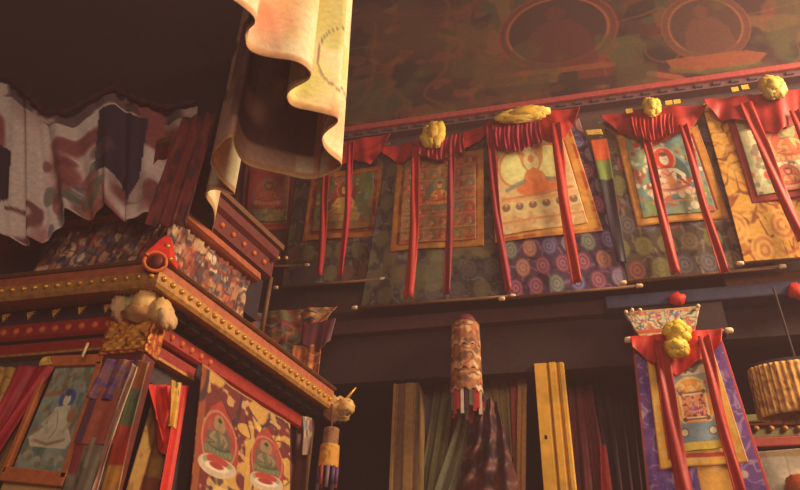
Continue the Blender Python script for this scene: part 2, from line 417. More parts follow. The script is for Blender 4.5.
mol = sp(sweep(MB(), [(.15, 3.068), (.135, 3.08), (.135, 3.14), (.145, 3.152), (.30, 3.152), (.30, 3.068)]), 'moulding', 'red_lacquer')
bead0 = [None]
def bead(p, n):
    if bead0[0] is None: bead0[0] = local_part('bead', MB().ball((0, 0, 0), (.018, .012, .018), 10, 6), 'orange_paint', mol, p)
    else: copy_part(bead0[0], p)
along(.136, 3.108, .068, bead, x_from=-2.7, t_to=.56)
sp(sweep(MB(), [(.17, 3.045), (.17, 3.07), (.32, 3.07), (.32, 3.045)]), 'shadow_gap', 'deep_wood')
sp(sweep(MB(), [(.15, 2.998), (.145, 3.045), (.32, 3.05), (.32, 2.998)], t1=.50), 'lower_moulding', 'red_lacquer')
sp(sweep(MB(), [(.145, 2.985), (.145, 2.998), (.32, 2.998), (.32, 2.985)], t1=.50), 'gilt_line', 'old_gold')
sp(sweep(MB(), [(.2, 2.90), (.19, 2.985), (.32, 2.985), (.32, 2.90)], t1=.50), 'lower_board', 'stone')
# upright between the draped opening and the brocade, and the end post
a, b = flank(.10, .49), flank(.10, .57)
sp(MB().prism([tuple(flank(.14, .49)), tuple(flank(.14, .58)), tuple(flank(.34, .58)), tuple(flank(.34, .49))][::1], 0, 3.07), 'upright', 'dark_wood')
sp(MB().prism([tuple(flank(.10, 1.38)), tuple(flank(.10, 1.46)), tuple(flank(.30, 1.46)), tuple(flank(.30, 1.38))], 0, 3.14), 'end_post', 'brown_wood')
# corner post with gilt head
def post_poly(i, o_=.0):
    c = corner(i); return [(c[0]-.165, c[1]), (c[0]+.042, c[1]), (c[0]+.046, c[1]+.09), (c[0]-.16, c[1]+.09)]
cp = sp(MB().prism(post_poly(.10), 0, 3.10), 'corner_post', 'dark_red'); bevel(cp, .01)
cap = Cv(44, 34, (196, 118, 36), 1.25); cap.curl(7, (92, 52, 26), 3, .09, .85); cap.wash(6, (206, 146, 60), 9, .55, .8, .1); cap.border(.07, (150, 48, 30), .07)
c9 = corner(.095)
patch('post_panel', [(c9[0]-.175, c9[1]-.005, 3.10), (c9[0]+.052, c9[1]-.005, 3.10)], [(c9[0]-.172, c9[1]-.012, 2.93), (c9[0]+.048, c9[1]-.012, 2.93)], Place(), cap, shrine, 'gilt', thick=.02, disp=lambda U, V: .004*np.sin(U*31)*np.sin(V*27))
side = Cv(12, 34, (150, 62, 32)); side.wash(7, (200, 130, 52), 4, .5, .8, .1)
patch('post_panel', [(c9[0]+.052, c9[1]-.002, 3.10), (c9[0]+.056, c9[1]+.09, 3.10)], [(c9[0]+.048, c9[1]-.006, 2.93), (c9[0]+.052, c9[1]+.09, 2.93)], Place((.97, -.23, 0)), side, shrine, 'gilt', thick=.015)
lot = MB(); pc = np.array([c9[0]-.10, c9[1]+.03])
W241 = Wall(2.38)
for i, (px, py, rx, rz) in enumerate([(121, 309, .038, .062), (132, 304, .052, .072), (146, 301, .056, .078), (158, 309, .046, .06), (140, 314, .075, .04), (164, 316, .03, .045)]):
    p = W241(px, py); lot.ball((p[0], p[1]+.03*(i % 2), p[2]), (rx, .06, rz), 16, 12, .35, i+3, ((186, 140, 92), (150, 138, 84), (204, 152, 84), (186, 138, 76), (160, 108, 60), (192, 142, 88))[i])
tag(lot.build('lotus_capital', 'paint', shrine, True), 'pale cream carved lotus on the corner post')
# round horn finial at the corner of the cornice
w = corner(-.03); W229 = Wall(w[1]); q = W229(155, 262); dirn = np.array([.55, -.83, -.06]); dirn /= np.linalg.norm(dirn)
fin = MB().tube([q-dirn*.26+np.array([0, 0, .05]), q-dirn*.12+np.array([0, 0, .03]), q], [.03, .042, .05], 18).build('corner_horn', 'red_lacquer', shrine, True)
rim = MB(); cs = np.cross(dirn, [0, 0, 1.]); cs /= np.linalg.norm(cs); up_ = np.cross(cs, dirn)
rim.tube([q+dirn*.004+.046*(math.cos(a)*cs+math.sin(a)*up_) for a in np.linspace(0, 2*math.pi, 25)], .009, 8, cap=False).build('rim', 'orange_paint', fin, True)
MB().ball(q+dirn*.004, (.036, .02, .036), 16, 8).build('boss', 'dark_red', fin, True)
MB().add([q+cs*-.052+np.array([0, 0, .03]), q+cs*.052+np.array([0, 0, .03]), q+cs*.02+np.array([0, .05, .17]), q-cs*.01+np.array([0, .05, .17]), q+cs*-.05+np.array([0, .09, .03]), q+cs*.05+np.array([0, .09, .03])], [(0, 1, 2, 3), (1, 5, 2), (0, 3, 4), (4, 3, 2, 5), (0, 4, 5, 1)]).build('hood', 'red_silk', fin)
for px, py in ((160, 246), (163, 241), (166, 254), (161, 251)): MB().ball(W229(px, py)+np.array([0, .04, 0]), .012, 10, 8).build('gilt_knob', 'gold', fin, True)
# upper tier
tier = [tuple(corner(.40)), tuple(flank(.40, .86)), (-4.2, 3.7), (-4.2, 2.70)]
sp(MB().prism(tier, 3.26, 3.85), 'upper_body', 'maroon_wood')
def flower_cv(nu, nv, w, seed):
    c = Cv(nu, nv, (122, 62, 42), w); c.wash(9, (88, 44, 36), seed, .5, .9, .12)
    c.flowers(int(70*w), .075, [(168, 122, 80), (120, 92, 70), (86, 74, 76), (150, 100, 66), (140, 56, 40), (180, 140, 96)], seed+1, a=.85)
    c.flowers(int(60*w), .04, [(196, 160, 120), (60, 40, 42), (70, 62, 66), (172, 110, 60), (58, 36, 36)], seed+2, a=.9); c.curl(7, (60, 38, 38), seed+7, .06, .8); return c
c25 = corner(.25); XF = Wall(2.55)(46, 250)[0]
lump = lambda U, V: .007*np.sin(U*57)*np.sin(V*13+U*20) + .004*np.sin(U*101+V*23)
patch('carved_frieze', [(XF, c25[1], 3.80), (c25[0], c25[1], 3.80)], [(XF-.05, c25[1], 3.33), (c25[0], c25[1], 3.33)], Place(), flower_cv(150, 70, 1.7, 5), shrine, 'paint', thick=.05, disp=lump)
e25 = flank(.25, .86)
fcv = flower_cv(130, 70, 1.9, 40); fcv.wash(4, (150, 62, 40), 91, .55, .6, .2)
patch('carved_frieze', [(c25[0], c25[1], 3.79), (e25[0], e25[1], 3.79)], [(c25[0], c25[1], 3.33), (e25[0], e25[1], 3.33)], Place((SN[0], SN[1], 0)), fcv, shrine, 'paint', thick=.05, disp=lump)
sp(sweep(MB(), [(.22, 3.79), (.20, 3.80), (.21, 3.845), (.40, 3.85), (.40, 3.79)], t1=.90), 'frieze_rail', 'orange_board')
sp(MB().prism([tuple(flank(.42, .0)), tuple(flank(.42, 1.02)), tuple(flank(.9, 1.02)), tuple(flank(.9, 0.))], 3.84, 3.96), 'upper_neck', 'deep_wood')
um = sp(sweep(MB(), [(.29, 3.90), (.25, 3.915), (.25, 4.02), (.22, 4.04), (.22, 4.10), (.26, 4.12), (.5, 4.12), (.5, 3.90)], t0=.0, t1=1.05), 'upper_moulding', 'dark_red')
sp(sweep(MB(), [(.26, 4.10), (.205, 4.115), (.205, 4.15), (.5, 4.16), (.5, 4.10)], t0=.0, t1=1.07), 'upper_lip', 'brown_wood')
u0 = [None]
t = .45
while t < 1.05:
    q = flank(.245, t); p = (q[0], q[1], 3.965)
    if u0[0] is None: u0[0] = local_part('stud', MB().ball((0, 0, 0), .017, 10, 6), 'orange_paint', um, p)
    else: copy_part(u0[0], p)
    t += .1
sp(MB().prism([tuple(flank(.3, .9)), tuple(flank(.3, 1.04)), tuple(flank(.8, 1.04)), tuple(flank(.8, .9))], 3.62, 3.92), 'upper_end', 'deep_wood')
q = flank(.27, 1.07)
sp(MB().tube([(q[0], q[1], 3.55), (q[0], q[1], 3.93)], .014, 8), 'end_rod', 'brown_wood', True)
for px, py in ((278, 258), (286, 258)): sp(MB().ball(Flank(.2)(px, py), .014, 10, 8), 'gilt_knob', 'gold', True)
# dragon head finial at the far end of the cornice
e = flank(-.02, TL_+.02); base = np.array([e[0]+.0, e[1], 3.21]); D = np.array([SN[0]*.3+SD[0]*.6, SN[1]*.3+SD[1]*.6-.75, 0]); D = np.array([.75, -.5, 0.])
dr = MB().ball(base, (.085, .075, .07), 16, 12, .5, 4, None, 3).ball(base+D*.07+np.array([0, 0, -.005]), (.06, .055, .042), 14, 10, .4, 5).ball(base+D*.115+np.array([0, 0, .012]), (.02, .02, .018), 10, 8)
cm('pale_gold', (206, 150, 84), .45, .1); drg = sp(dr, 'dragon_head', 'pale_gold', True)
for sgn in (-1, 1):
    h = base+np.array([.02*sgn, .02*sgn, .04]); MB().tube([h, h+np.array([.03*sgn, .0, .05]), h+np.array([.05*sgn+.02, 0, .10])], [.014, .01, .004], 8).build('horn', 'gold', drg, True)
    MB().ball(base+D*.06+np.array([.03*sgn*.5, .03*sgn, .028]), .011, 8, 6).build('eye', 'red_silk', drg, True)
# ================================================================== CLOTHS AND PICTURES ON THE SHRINE
S = lambda d: Flank(d)
# framed painting leaning against the front of the shrine
WP = Wall(2.41)
pt = thing('framed_painting', WP(35, 474), 'framed painting of a white seated figure on pale green, leaning left of the corner post', 'painting')
pc_ = Cv(70, 110, (132, 138, 112), .62)
pc_.wash(5, (92, 108, 96), 3, .5, .8, .2); pc_.wash(9, (136, 132, 96), 7, .55, .7, .15); pc_.wash(8, (80, 96, 66), 17, .6, .7, .12); pc_.wash(11, (150, 92, 50), 27, .66, .7, .1)
pc_.el(.36, .32, .115, .10, (66, 82, 118)); pc_.ring(.36, .32, .115, .10, .008, (110, 120, 130), .7)
pc_.poly([(.24, .41), (.44, .38), (.49, .58), (.6, .70), (.55, .78), (.1, .78), (.03, .70), (.2, .58)], (192, 174, 134))
pc_.el(.32, .69, .25, .085, (190, 172, 132)); pc_.el(.36, .335, .05, .06, (196, 178, 138)); pc_.el(.36, .27, .045, .03, (70, 66, 70))
pc_.line([(.28, .44), (.15, .56), (.25, .63)], .022, (176, 160, 122)); pc_.line([(.44, .43), (.52, .52), (.46, .62)], .02, (170, 150, 110))
pc_.el(.50, .48, .06, .07, (150, 86, 50), .8); pc_.line([(.12, .72), (.3, .75), (.5, .7)], .014, (150, 104, 70), .8); pc_.line([(.3, .46), (.36, .6), (.3, .7)], .008, (150, 120, 84), .8)
for a, b in ((.12, .85), (.24, .9), (.4, .86), (.52, .88)): pc_.el(a, b, .06, .045, (160, 148, 112), .9); pc_.el(a+.03, b+.03, .04, .03, (110, 112, 84), .8)
pc_.flowers(26, .022, [(150, 140, 104), (146, 96, 62), (90, 110, 84)], 12, (0, 0, .62, .28))
patch('painted_panel', [(56, 367), (96, 365)], [(12, 470), (62, 476)], Wall(2.42), pc_, pt, 'paint', thick=.01)
def bar(a, b, w, un, out=.012, d=.03):
    A, B = un(*a), un(*b); v = (B-A)/np.linalg.norm(B-A); p = np.cross(un.n, v)*w*.5; m = MB()
    vs = []
    for Q in (A, B):
        for s1, s2 in ((-1, out), (1, out), (1, out-d), (-1, out-d)): vs.append(Q+p*s1+un.n*s2)
    m.add(vs, [(0, 1, 2, 3), (7, 6, 5, 4), (0, 4, 5, 1), (1, 5, 6, 2), (2, 6, 7, 3), (3, 7, 4, 0)]); return m
cm('frame_wood', (176, 92, 46), .5)
for a, b, w in (((49, 362), (104, 360), .05), ((3, 474), (66, 480), .055), ((50, 362), (4, 474), .022), ((101, 362), (64, 479), .03)):
    bevel(bar(a, b, w, Wall(2.41)).build('frame_bar', 'frame_wood', pt), .004)
lab = Cv(40, 16, (176, 132, 74), 2.); patch('mount_board', [(4, 480), (66, 486)], [(-4, 500), (60, 505)], Wall(2.43), lab, pt, 'paint', thick=.01)
# yellow scarf, red scarf and brocade strip at the left of the picture
W37 = Wall(2.45)
ys = Cv(20, 40, (176, 128, 48)); ys.curl(5, (120, 72, 34), 4, .08, .7)
tag(patch('silk_scarf', [(-4, 366), (20, 368)], [(-30, 440), (-4, 440)], Wall(2.42), ys, None, 'silk', folds(2, .012)), 'yellow patterned silk scarf at the far left edge beside the red scarf', 'scarf')
rs = Cv(30, 50, (158, 34, 40)); rs.wash(4, (176, 44, 48), 3, .5, .6, .3)
tag(patch('silk_scarf', [(17, 367), (56, 363)], [(-28, 470), (-10, 458)], Wall(2.40), rs, None, 'silk', folds(1.6, .02)), 'crimson silk scarf stretched diagonally beside the framed painting', 'scarf')
tr = Cv(16, 14, (196, 150, 60)); tag(patch('scarf_corner', [(43, 357), (50, 356)], [(38, 366), (51, 364)], Wall(2.385), tr, None, 'silk', ripple(.006)), 'small yellow silk knot at the upper left corner of the framed painting', 'knot')
bs = Cv(20, 50, (122, 84, 42)); bs.curl(6, (66, 40, 30), 8, .1, .8); bs.wash(6, (150, 112, 56), 18, .6, .6, .1)
tag(patch('brocade_strip', [(46, 368), (54, 366)], [(-14, 480), (5, 478)], Wall(2.47), bs, None, 'cloth', folds(1, .01)), 'gold and brown brocade strip between crimson scarf and framed painting', 'cloth')
tag(MB().tube([Wall(2.36)(82, 357), Wall(2.36)(88, 343)], .006, 8).build('incense_stick', 'ivory', None, True), 'thin pale stick tucked above the framed painting', 'stick')
tag(MB().tube([Wall(2.34)(150, 291), Wall(2.33)(153, 281)], .008, 8).build('wooden_peg', 'ivory', None, True), 'thin pale peg between corner horn and carved lotus', 'peg')
# cloths wound round the corner post
WC = Wall(2.365)
pb = thing('post_hanging', WC(92, 490), 'layered hanging of old violet, rust and grey silks on the corner post', 'hanging')
c = Cv(40, 30, (128, 76, 88)); c.wash(5, (88, 54, 96), 3, .45, .9, .15); c.wash(8, (150, 84, 60), 13, .58, .8, .1); c.wash(9, (96, 84, 56), 23, .62, .8, .1)
patch('ruffle', [(107, 360), (151, 362)], [(90, 400), (137, 402)], WC, c, pb, 'silk', folds(3, .010, 0, .5), out=.012)
c = Cv(36, 40, (158, 76, 52)); c.wash(4, (176, 92, 58), 5, .5, .6, .2); c.rect(.0, 0, .16, 1, (84, 52, 62), .9); c.rect(.8, 0, 1, 1, (140, 92, 62), .7)
patch('middle_cloth', [(95, 388), (140, 390)], [(75, 444), (123, 446)], WC, c, pb, 'silk', folds(1.5, .006, 1), out=.006)
c = Cv(36, 40, (118, 100, 72)); c.wash(4, (90, 78, 62), 5, .5, .8, .2); c.rect(.28, .0, .4, .5, (158, 132, 100), .8); c.line([(.95, 0), (.75, 1)], .03, (180, 160, 130), .8); c.rect(0, .1, .18, .6, (130, 44, 36), .9)
patch('lower_cloth', [(78, 436), (124, 438)], [(60, 500), (104, 502)], WC, c, pb, 'silk', folds(2, .008, 2))
patch('tassel_strip', [(136, 366), (141, 370)], [(92, 500), (98, 500)], WC, Cv(8, 40, (140, 84, 60)).wash(6, (176, 150, 112), 4, .5, .7, .1), pb, 'silk', ripple(.01), out=.03)
WD = S(.10)
c = Cv(16, 70, (96, 84, 48)); c.rect(0, 0, 1, .22, (146, 78, 40)); c.rect(0, .22, 1, .5, (78, 84, 46)); c.rect(0, .5, 1, .78, (160, 48, 30)); c.rect(0, .78, 1, 1, (176, 112, 40)); c.mott(6, .2, 5)
tag(patch('silk_pennant', [(141, 362), (151, 364)], [(101, 500), (119, 500)], WC, c, None, 'silk', ripple(.006), out=.022), 'narrow pennant of green, red and orange bands at the right edge of the post hanging', 'pennant')
# drapes in the opening right of the post
c = Cv(40, 20, (78, 64, 48)); c.mott(5, .2, 2)
c = Cv(40, 90, (146, 104, 48)); c.wash(4, (112, 74, 38), 31, .5, .7, .2); c.curl(5, (104, 58, 34), 33, .07, .5); c.el(.55, .48, .22, .1, (124, 70, 36), .7); c.rect(.35, .72, .95, .95, (120, 44, 34), .7)
tag(patch('brocade_hanging', [(158, 382), (192, 395)], [(118, 510), (160, 520)], S(.22), c, None, 'cloth', folds(1.5, .012)), 'faded gold brocade hanging between corner post and bright red drape', 'hanging')
c = Cv(60, 60, (190, 42, 26)); c.wash(3, (170, 30, 24), 3, .5, .5, .3)
rd = thing('swagged_drape', S(.2)(170, 480), 'bright scarlet silk drape gathered beside a yellow scarf', 'drape')
patch('swag', [(146, 384), (189, 386)], [(160, 440), (166, 458), (173, 446), (180, 420)], S(.18), c, rd, 'silk', folds(3, .018, .5))
c = Cv(20, 60, (188, 40, 26))
patch('tail', [(178, 384), (189, 386)], [(156, 500), (170, 500)], S(.15), c, rd, 'silk', folds(1.5, .012))
c = Cv(24, 40, (190, 134, 44)); c.wash(6, (150, 96, 34), 4, .55, .6, .1); c.flowers(4, .06, [(70, 60, 30)], 3)
tag(patch('silk_scarf', [(171, 380), (181, 383)], [(168, 420), (174, 430)], S(.125), c, None, 'silk', folds(1.2, .012)), 'yellow silk scarf tied over the scarlet drape', 'scarf')
c = Cv(10, 50, (88, 36, 44)); tag(patch('silk_strip', [(186, 400), (193, 404)], [(174, 500), (186, 500)], S(.2), c, None, 'silk', folds(1, .006)), 'dark plum silk strip between scarlet drape and dark upright', 'strip')
# gold brocade with two haloed figures
c = Cv(150, 180, (98, 38, 34), .92)
c.wash(7, (176, 126, 58), 3, .53, .95, .06); c.curl(7, (62, 38, 36), 5, .05, .8); c.wash(14, (196, 152, 84), 15, .6, .7, .08); c.rect(0, 0, .05, 1, (128, 62, 34)); c.rect(.44, .34, .52, 1, (176, 128, 56), .9)
c.curl(5, (56, 36, 36), 25, .05, .9, mask=(c.y < .30).astype(float))
for cx, cy, k in ((.20, .43, .2), (.66, .43, .2)):
    c.poly([(cx-.17, cy+.22), (cx-.18, cy+.02), (cx-.10, cy-.17), (cx, cy-.27), (cx+.10, cy-.17), (cx+.18, cy+.02), (cx+.17, cy+.22)], (140, 50, 38))
    c.ring(cx, cy+.02, .155, .2, .007, (160, 116, 84), .7); c.el(cx, cy+.02, .115, .155, (84, 72, 52), .8); c.wash(16, (150, 60, 44), 71, .56, .6, .1, mask=c.mask_rect(cx-.12, cy-.16, cx+.12, cy+.14))
    c.el(cx, cy+.20, .17, .075, (172, 140, 106)); c.el(cx, cy+.175, .13, .04, (124, 118, 76)); c.el(cx, cy+.16, .1, .035, (150, 52, 38))
    c.deity(cx, cy+.0, .22, (120, 98, 66), (78, 72, 48), (140, 92, 60), None, (104, 98, 64))
    c.el(cx, cy+.205, .11, .03, (196, 166, 130)); c.el(cx, cy+.195, .07, .022, (140, 50, 40))
c.rect(0, 0, .92, .015, (150, 100, 52))
bro = tag(patch('brocade_hanging', [(200, 364), (240, 394), (288, 424)], [(184, 520), (288, 530)], S(.09), c, None, 'cloth', folds(2.5, .008), out=.015), 'maroon and gold brocade hanging with two haloed seated figures', 'hanging')
c = Cv(20, 70, (92, 36, 36)); c.wash(5, (70, 34, 40), 4, .5, .7, .2)
tag(patch('silk_curtain', [(290, 428), (310, 440)], [(287, 520), (306, 520)], S(.13), c, None, 'silk', folds(2, .014)), 'dark crimson curtain at the right end of the gold brocade hanging', 'curtain')
c = Cv(14, 50, (130, 98, 78)); c.flowers(30, .12, [(120, 110, 112), (176, 130, 100), (96, 60, 56), (110, 104, 70)], 6, (0, 0, 1, .5))
tag(patch('flowered_strip', [(303, 416), (312, 418)], [(303, 455), (310, 455)], S(.05), c, None, 'cloth', ripple(.006)), 'small flowered cloth strip below the dragon end of the cornice', 'strip')
# small drum banner below the dragon head
ub = S(-.06); cB = ub(330, 447)
db = thing('drum_banner', cB, 'small gold drum banner with violet tassels under the dragon head', 'banner')
vs, fs, cs = [], [], []
def drum(parent, name, c0, z1, z0, r, paint, k=36, rows=20, flare=.0, pleat=.0, squash=1., dz=0.):
    vs = []; cv = paint(k, rows)
    for i in range(rows+1):
        t = i/rows
        for j in range(k+1):
            a = 2*math.pi*j/k; rr = r*(1+flare*t+pleat*math.cos(a*14)); vs.append((c0[0]+rr*math.cos(a), c0[1]+rr*math.sin(a)*squash, z1+(z0-z1)*t + dz*t*abs(math.sin(a*5))))
    n = k+1; fs = [(i*n+j, (i+1)*n+j, (i+1)*n+j+1, i*n+j+1) for i in range(rows) for j in range(k)]
    o = link_mesh(name, vs, fs, 'cloth', parent, alb(cv.c.reshape(-1, 3)), True)
    m = o.modifiers.new('thickness', 'SOLIDIFY'); m.thickness = .006; return o
z = lambda py: ub(330, py)[2]
drum(db, 'top_tier', cB, z(428), z(448), .043, lambda a, b: Cv(a, b, (128, 84, 52), 3.).curl(5, (84, 50, 36), 4, .1, .7))
drum(db, 'gold_tier', cB, z(446), z(470), .052, lambda a, b: Cv(a, b, (182, 120, 44), 3.).curl(4, (128, 72, 32), 6, .08, .7), flare=.08)
for j in range(10):
    a = 2*math.pi*j/10; p = cB+np.array([.05*math.cos(a), .05*math.sin(a), 0]); MB().tube([(p[0], p[1], z(469)), (p[0], p[1], z(486+3*(j % 3)))], [.012, .009], 6, ((84, 52, 76), (150, 60, 44), (110, 84, 90))[j % 3]).build('tassel', 'silk', db, True)
MB().tube([(cB[0], cB[1], z(429)), (cB[0]-.02, cB[1]+.02, 3.2)], .006, 6).build('cord', 'dark_red', db)
# flowered brocade canopy cloth deeper behind the shrine
WB = Wall(3.80)
c = Cv(110, 90, (158, 74, 48), 1.2); c.wash(7, (104, 50, 40), 3, .5, .9, .1); c.wash(8, (96, 88, 52), 13, .56, .85, .08); c.wash(9, (166, 92, 48), 23, .58, .85, .08); c.flowers(80, .045, [(196, 140, 80), (112, 116, 80), (84, 48, 42), (190, 70, 44), (92, 82, 96)], 5); c.curl(7, (64, 34, 32), 9, .05, .7)
tag(patch('brocade_canopy', [(238, 314), (337, 306)], [(238, 372), (300, 372), (322, 346), (319, 325)], WB, c, None, 'cloth', folds(3, .02)), 'flowered red and green brocade cloth hanging between shrine and far wall', 'hanging')
c = Cv(50, 50, (158, 80, 42)); c.wash(6, (120, 56, 36), 3, .5, .7, .12); c.curl(5, (176, 120, 60), 8, .08, .7); c.rect(0, .82, 1, 1, (92, 90, 72), .7)
tag(patch('brocade_flap', [(292, 346), (321, 344)], [(288, 380), (316, 392)], Wall(3.765), c, None, 'cloth', folds(2, .012)), 'orange brocade flap below the flowered brocade cloth', 'flap')
c = Cv(30, 24, (84, 36, 42)); tag(patch('velvet_swag', [(302, 326), (336, 318)], [(302, 344), (318, 352), (330, 340)], Wall(3.76), c, None, 'silk', folds(1.5, .008)), 'dark maroon velvet swag against the flowered brocade cloth', 'swag')

# ================================================================== VALANCE ROUND THE CANOPY OF THE SHRINE
ZH = 3.85
vl = thing('canopy_valance', (-1.6, 2.4, ZH), 'cream printed cotton valance with ruffled hem around the canopy above the shrine', 'valance')
def ruffle(name, hem, top_shift, z_top, paint, n, nv=50, parent=vl, zs=None, thick=.004, smooth_it=2, un=None):
    L = Level(ZH); P = [L(*p) for p in hem]
    if zs: P = [p+np.array([0, 0, q]) for p, q in zip(P, zs)]
    P = np.array(P)
    # rounded hem line (corner cutting)
    for _ in range(smooth_it):
        Q = [P[0]]
        for a, b in zip(P[:-1], P[1:]): Q += [a*.78+b*.22, a*.22+b*.78]
        P = np.array(Q+[P[-1]])
    P = polyline(P, n+1); cv = paint(n, nv); vs = []
    ctr = P.mean(0)
    for i in range(nv+1):
        t = 1-i/nv                                   # v=0 top, v=1 hem
        for j in range(n+1):
            p = P[j].copy(); p[:2] = p[:2]*(1-.25*t) + (.25*t)*(ctr[:2]*.0 + p[:2]); p[0] += top_shift[0]*t; p[1] += top_shift[1]*t
            p[2] += (z_top-ZH)*t; vs.append(p)
    w_ = n+1; fs = [(i*w_+j, (i+1)*w_+j, (i+1)*w_+j+1, i*w_+j+1) for i in range(nv) for j in range(n)]
    o = link_mesh(name, vs, fs, 'cloth', parent, alb(cv.c.reshape(-1, 3)), True)
    m = o.modifiers.new('thickness', 'SOLIDIFY'); m.thickness = thick; m.offset = 0
    return o
def cream(n, nv):
    c = Cv(n, nv, (218, 178, 130), n/nv)
    c.wash(2.4, (196, 120, 76), 3, .60, .7, .1); c.wash(2.2, (158, 158, 84), 13, .62, .7, .1); c.wash(3.1, (150, 120, 90), 23, .66, .5, .1); c.curl(1.6, (92, 70, 66), 33, .018, .9)
    W = n/nv
    for a, b, r1, r2, k in ((.09, .80, .05, .09, (206, 104, 66)), (.26, .86, .05, .10, (170, 170, 80)), (.16, .62, .04, .1, (196, 150, 84)), (.4, .8, .04, .1, (206, 130, 80)), (.74, .86, .03, .08, (206, 110, 70))): c.el(W*a, b, r1*W, r2, k, .75, .2)
    c.wash(1.2, (176, 124, 100), 52, .1, .8, .1, mask=c.mask_rect(W*.53, .1, W*.745, .99)); mk = c.mask_rect(W*.50, .30, W*.70, .90); c.wash(2.6, (92, 62, 58), 53, .44, .9, .1, mask=mk); c.wash(4.5, (120, 84, 66), 57, .58, .6, .1, mask=mk)  # shade of the inner fold painted on as brown, plus dark printed blobs
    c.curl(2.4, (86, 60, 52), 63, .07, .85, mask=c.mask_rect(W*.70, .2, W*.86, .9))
    c.rect(W*.455, 0, W*.475, 1, (206, 140, 96), .7); c.rect(W*.49, 0, W*.50, 1, (190, 110, 76), .6); c.rect(0, .975, W, 1, (176, 120, 70)); return c
hem1 = [(218, -8), (234, 0), (259, 20), (244, 33), (247, 50), (264, 57), (300, 61), (315, 77), (285, 92), (290, 107), (318, 112), (343, 119), (320, 136), (325, 151), (347, 167), (313, 181), (282, 174), (246, 166), (236, 152), (232, 132), (207, 160), (221, 181), (239, 197), (214, 188), (203, 194), (216, 212), (211, 238), (206, 240)]
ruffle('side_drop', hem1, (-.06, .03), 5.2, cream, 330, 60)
def dim(n, nv):
    c = Cv(n, nv, (208, 176, 150), n/nv); W = n/nv
    c.wash(2.5, (150, 120, 100), 3, .5, .7, .2)
    c.curl(2.6, (96, 44, 40), 7, .05, .8, mask=c.mask_rect(W*.06, .45, W*.34, 1)); c.curl(2.2, (70, 74, 60), 27, .04, .8, mask=c.mask_rect(W*.2, .4, W*.5, .95)); c.wash(3, (120, 50, 46), 17, .62, .8, .1)
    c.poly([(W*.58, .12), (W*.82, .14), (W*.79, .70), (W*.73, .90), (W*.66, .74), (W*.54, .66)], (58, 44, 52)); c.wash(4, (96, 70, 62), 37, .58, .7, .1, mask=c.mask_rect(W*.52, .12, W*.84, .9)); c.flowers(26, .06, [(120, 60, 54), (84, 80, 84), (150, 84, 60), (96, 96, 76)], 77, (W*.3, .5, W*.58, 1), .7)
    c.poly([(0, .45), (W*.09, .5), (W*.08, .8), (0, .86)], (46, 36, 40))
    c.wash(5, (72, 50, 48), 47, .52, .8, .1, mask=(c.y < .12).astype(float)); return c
# front drop: hung from a garland that dips and rises, hem in soft scallops
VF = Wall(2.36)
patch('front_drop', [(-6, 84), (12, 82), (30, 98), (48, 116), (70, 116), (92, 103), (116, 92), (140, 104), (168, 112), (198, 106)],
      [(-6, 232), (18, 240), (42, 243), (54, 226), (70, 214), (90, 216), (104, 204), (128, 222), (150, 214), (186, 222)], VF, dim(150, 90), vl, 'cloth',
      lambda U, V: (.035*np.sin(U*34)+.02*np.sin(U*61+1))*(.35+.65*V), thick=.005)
gp = polyline([VF(*p)+np.array([0, -.03, 0]) for p in [(-6, 84), (12, 82), (30, 98), (48, 116), (70, 116), (92, 103), (116, 92), (140, 104), (168, 112), (198, 106)]], 60)
MB().tube(gp, [.018+.008*math.sin(i*1.9) for i in range(60)], 8).build('garland_cord', 'maroon_wood', vl, True)
c = Cv(40, 80, (112, 46, 40)); c.wash(5, (66, 40, 40), 5, .5, .8, .15); c.wash(7, (120, 62, 44), 15, .6, .7, .1)
tag(patch('gathered_drape', [(182, 118), (216, 112)], [(146, 226), (186, 224)], Wall(2.30), c, None, 'cloth', folds(3, .016)), 'dark maroon gathered drape at the corner of the cream valance', 'drape')
structure(MB().prism([(-7, 2.75), (-1.9, 2.75), (-1.9, 2.9), (-7, 2.9)], 4.32, 9.5).build('trim_7', 'dark_wood'))
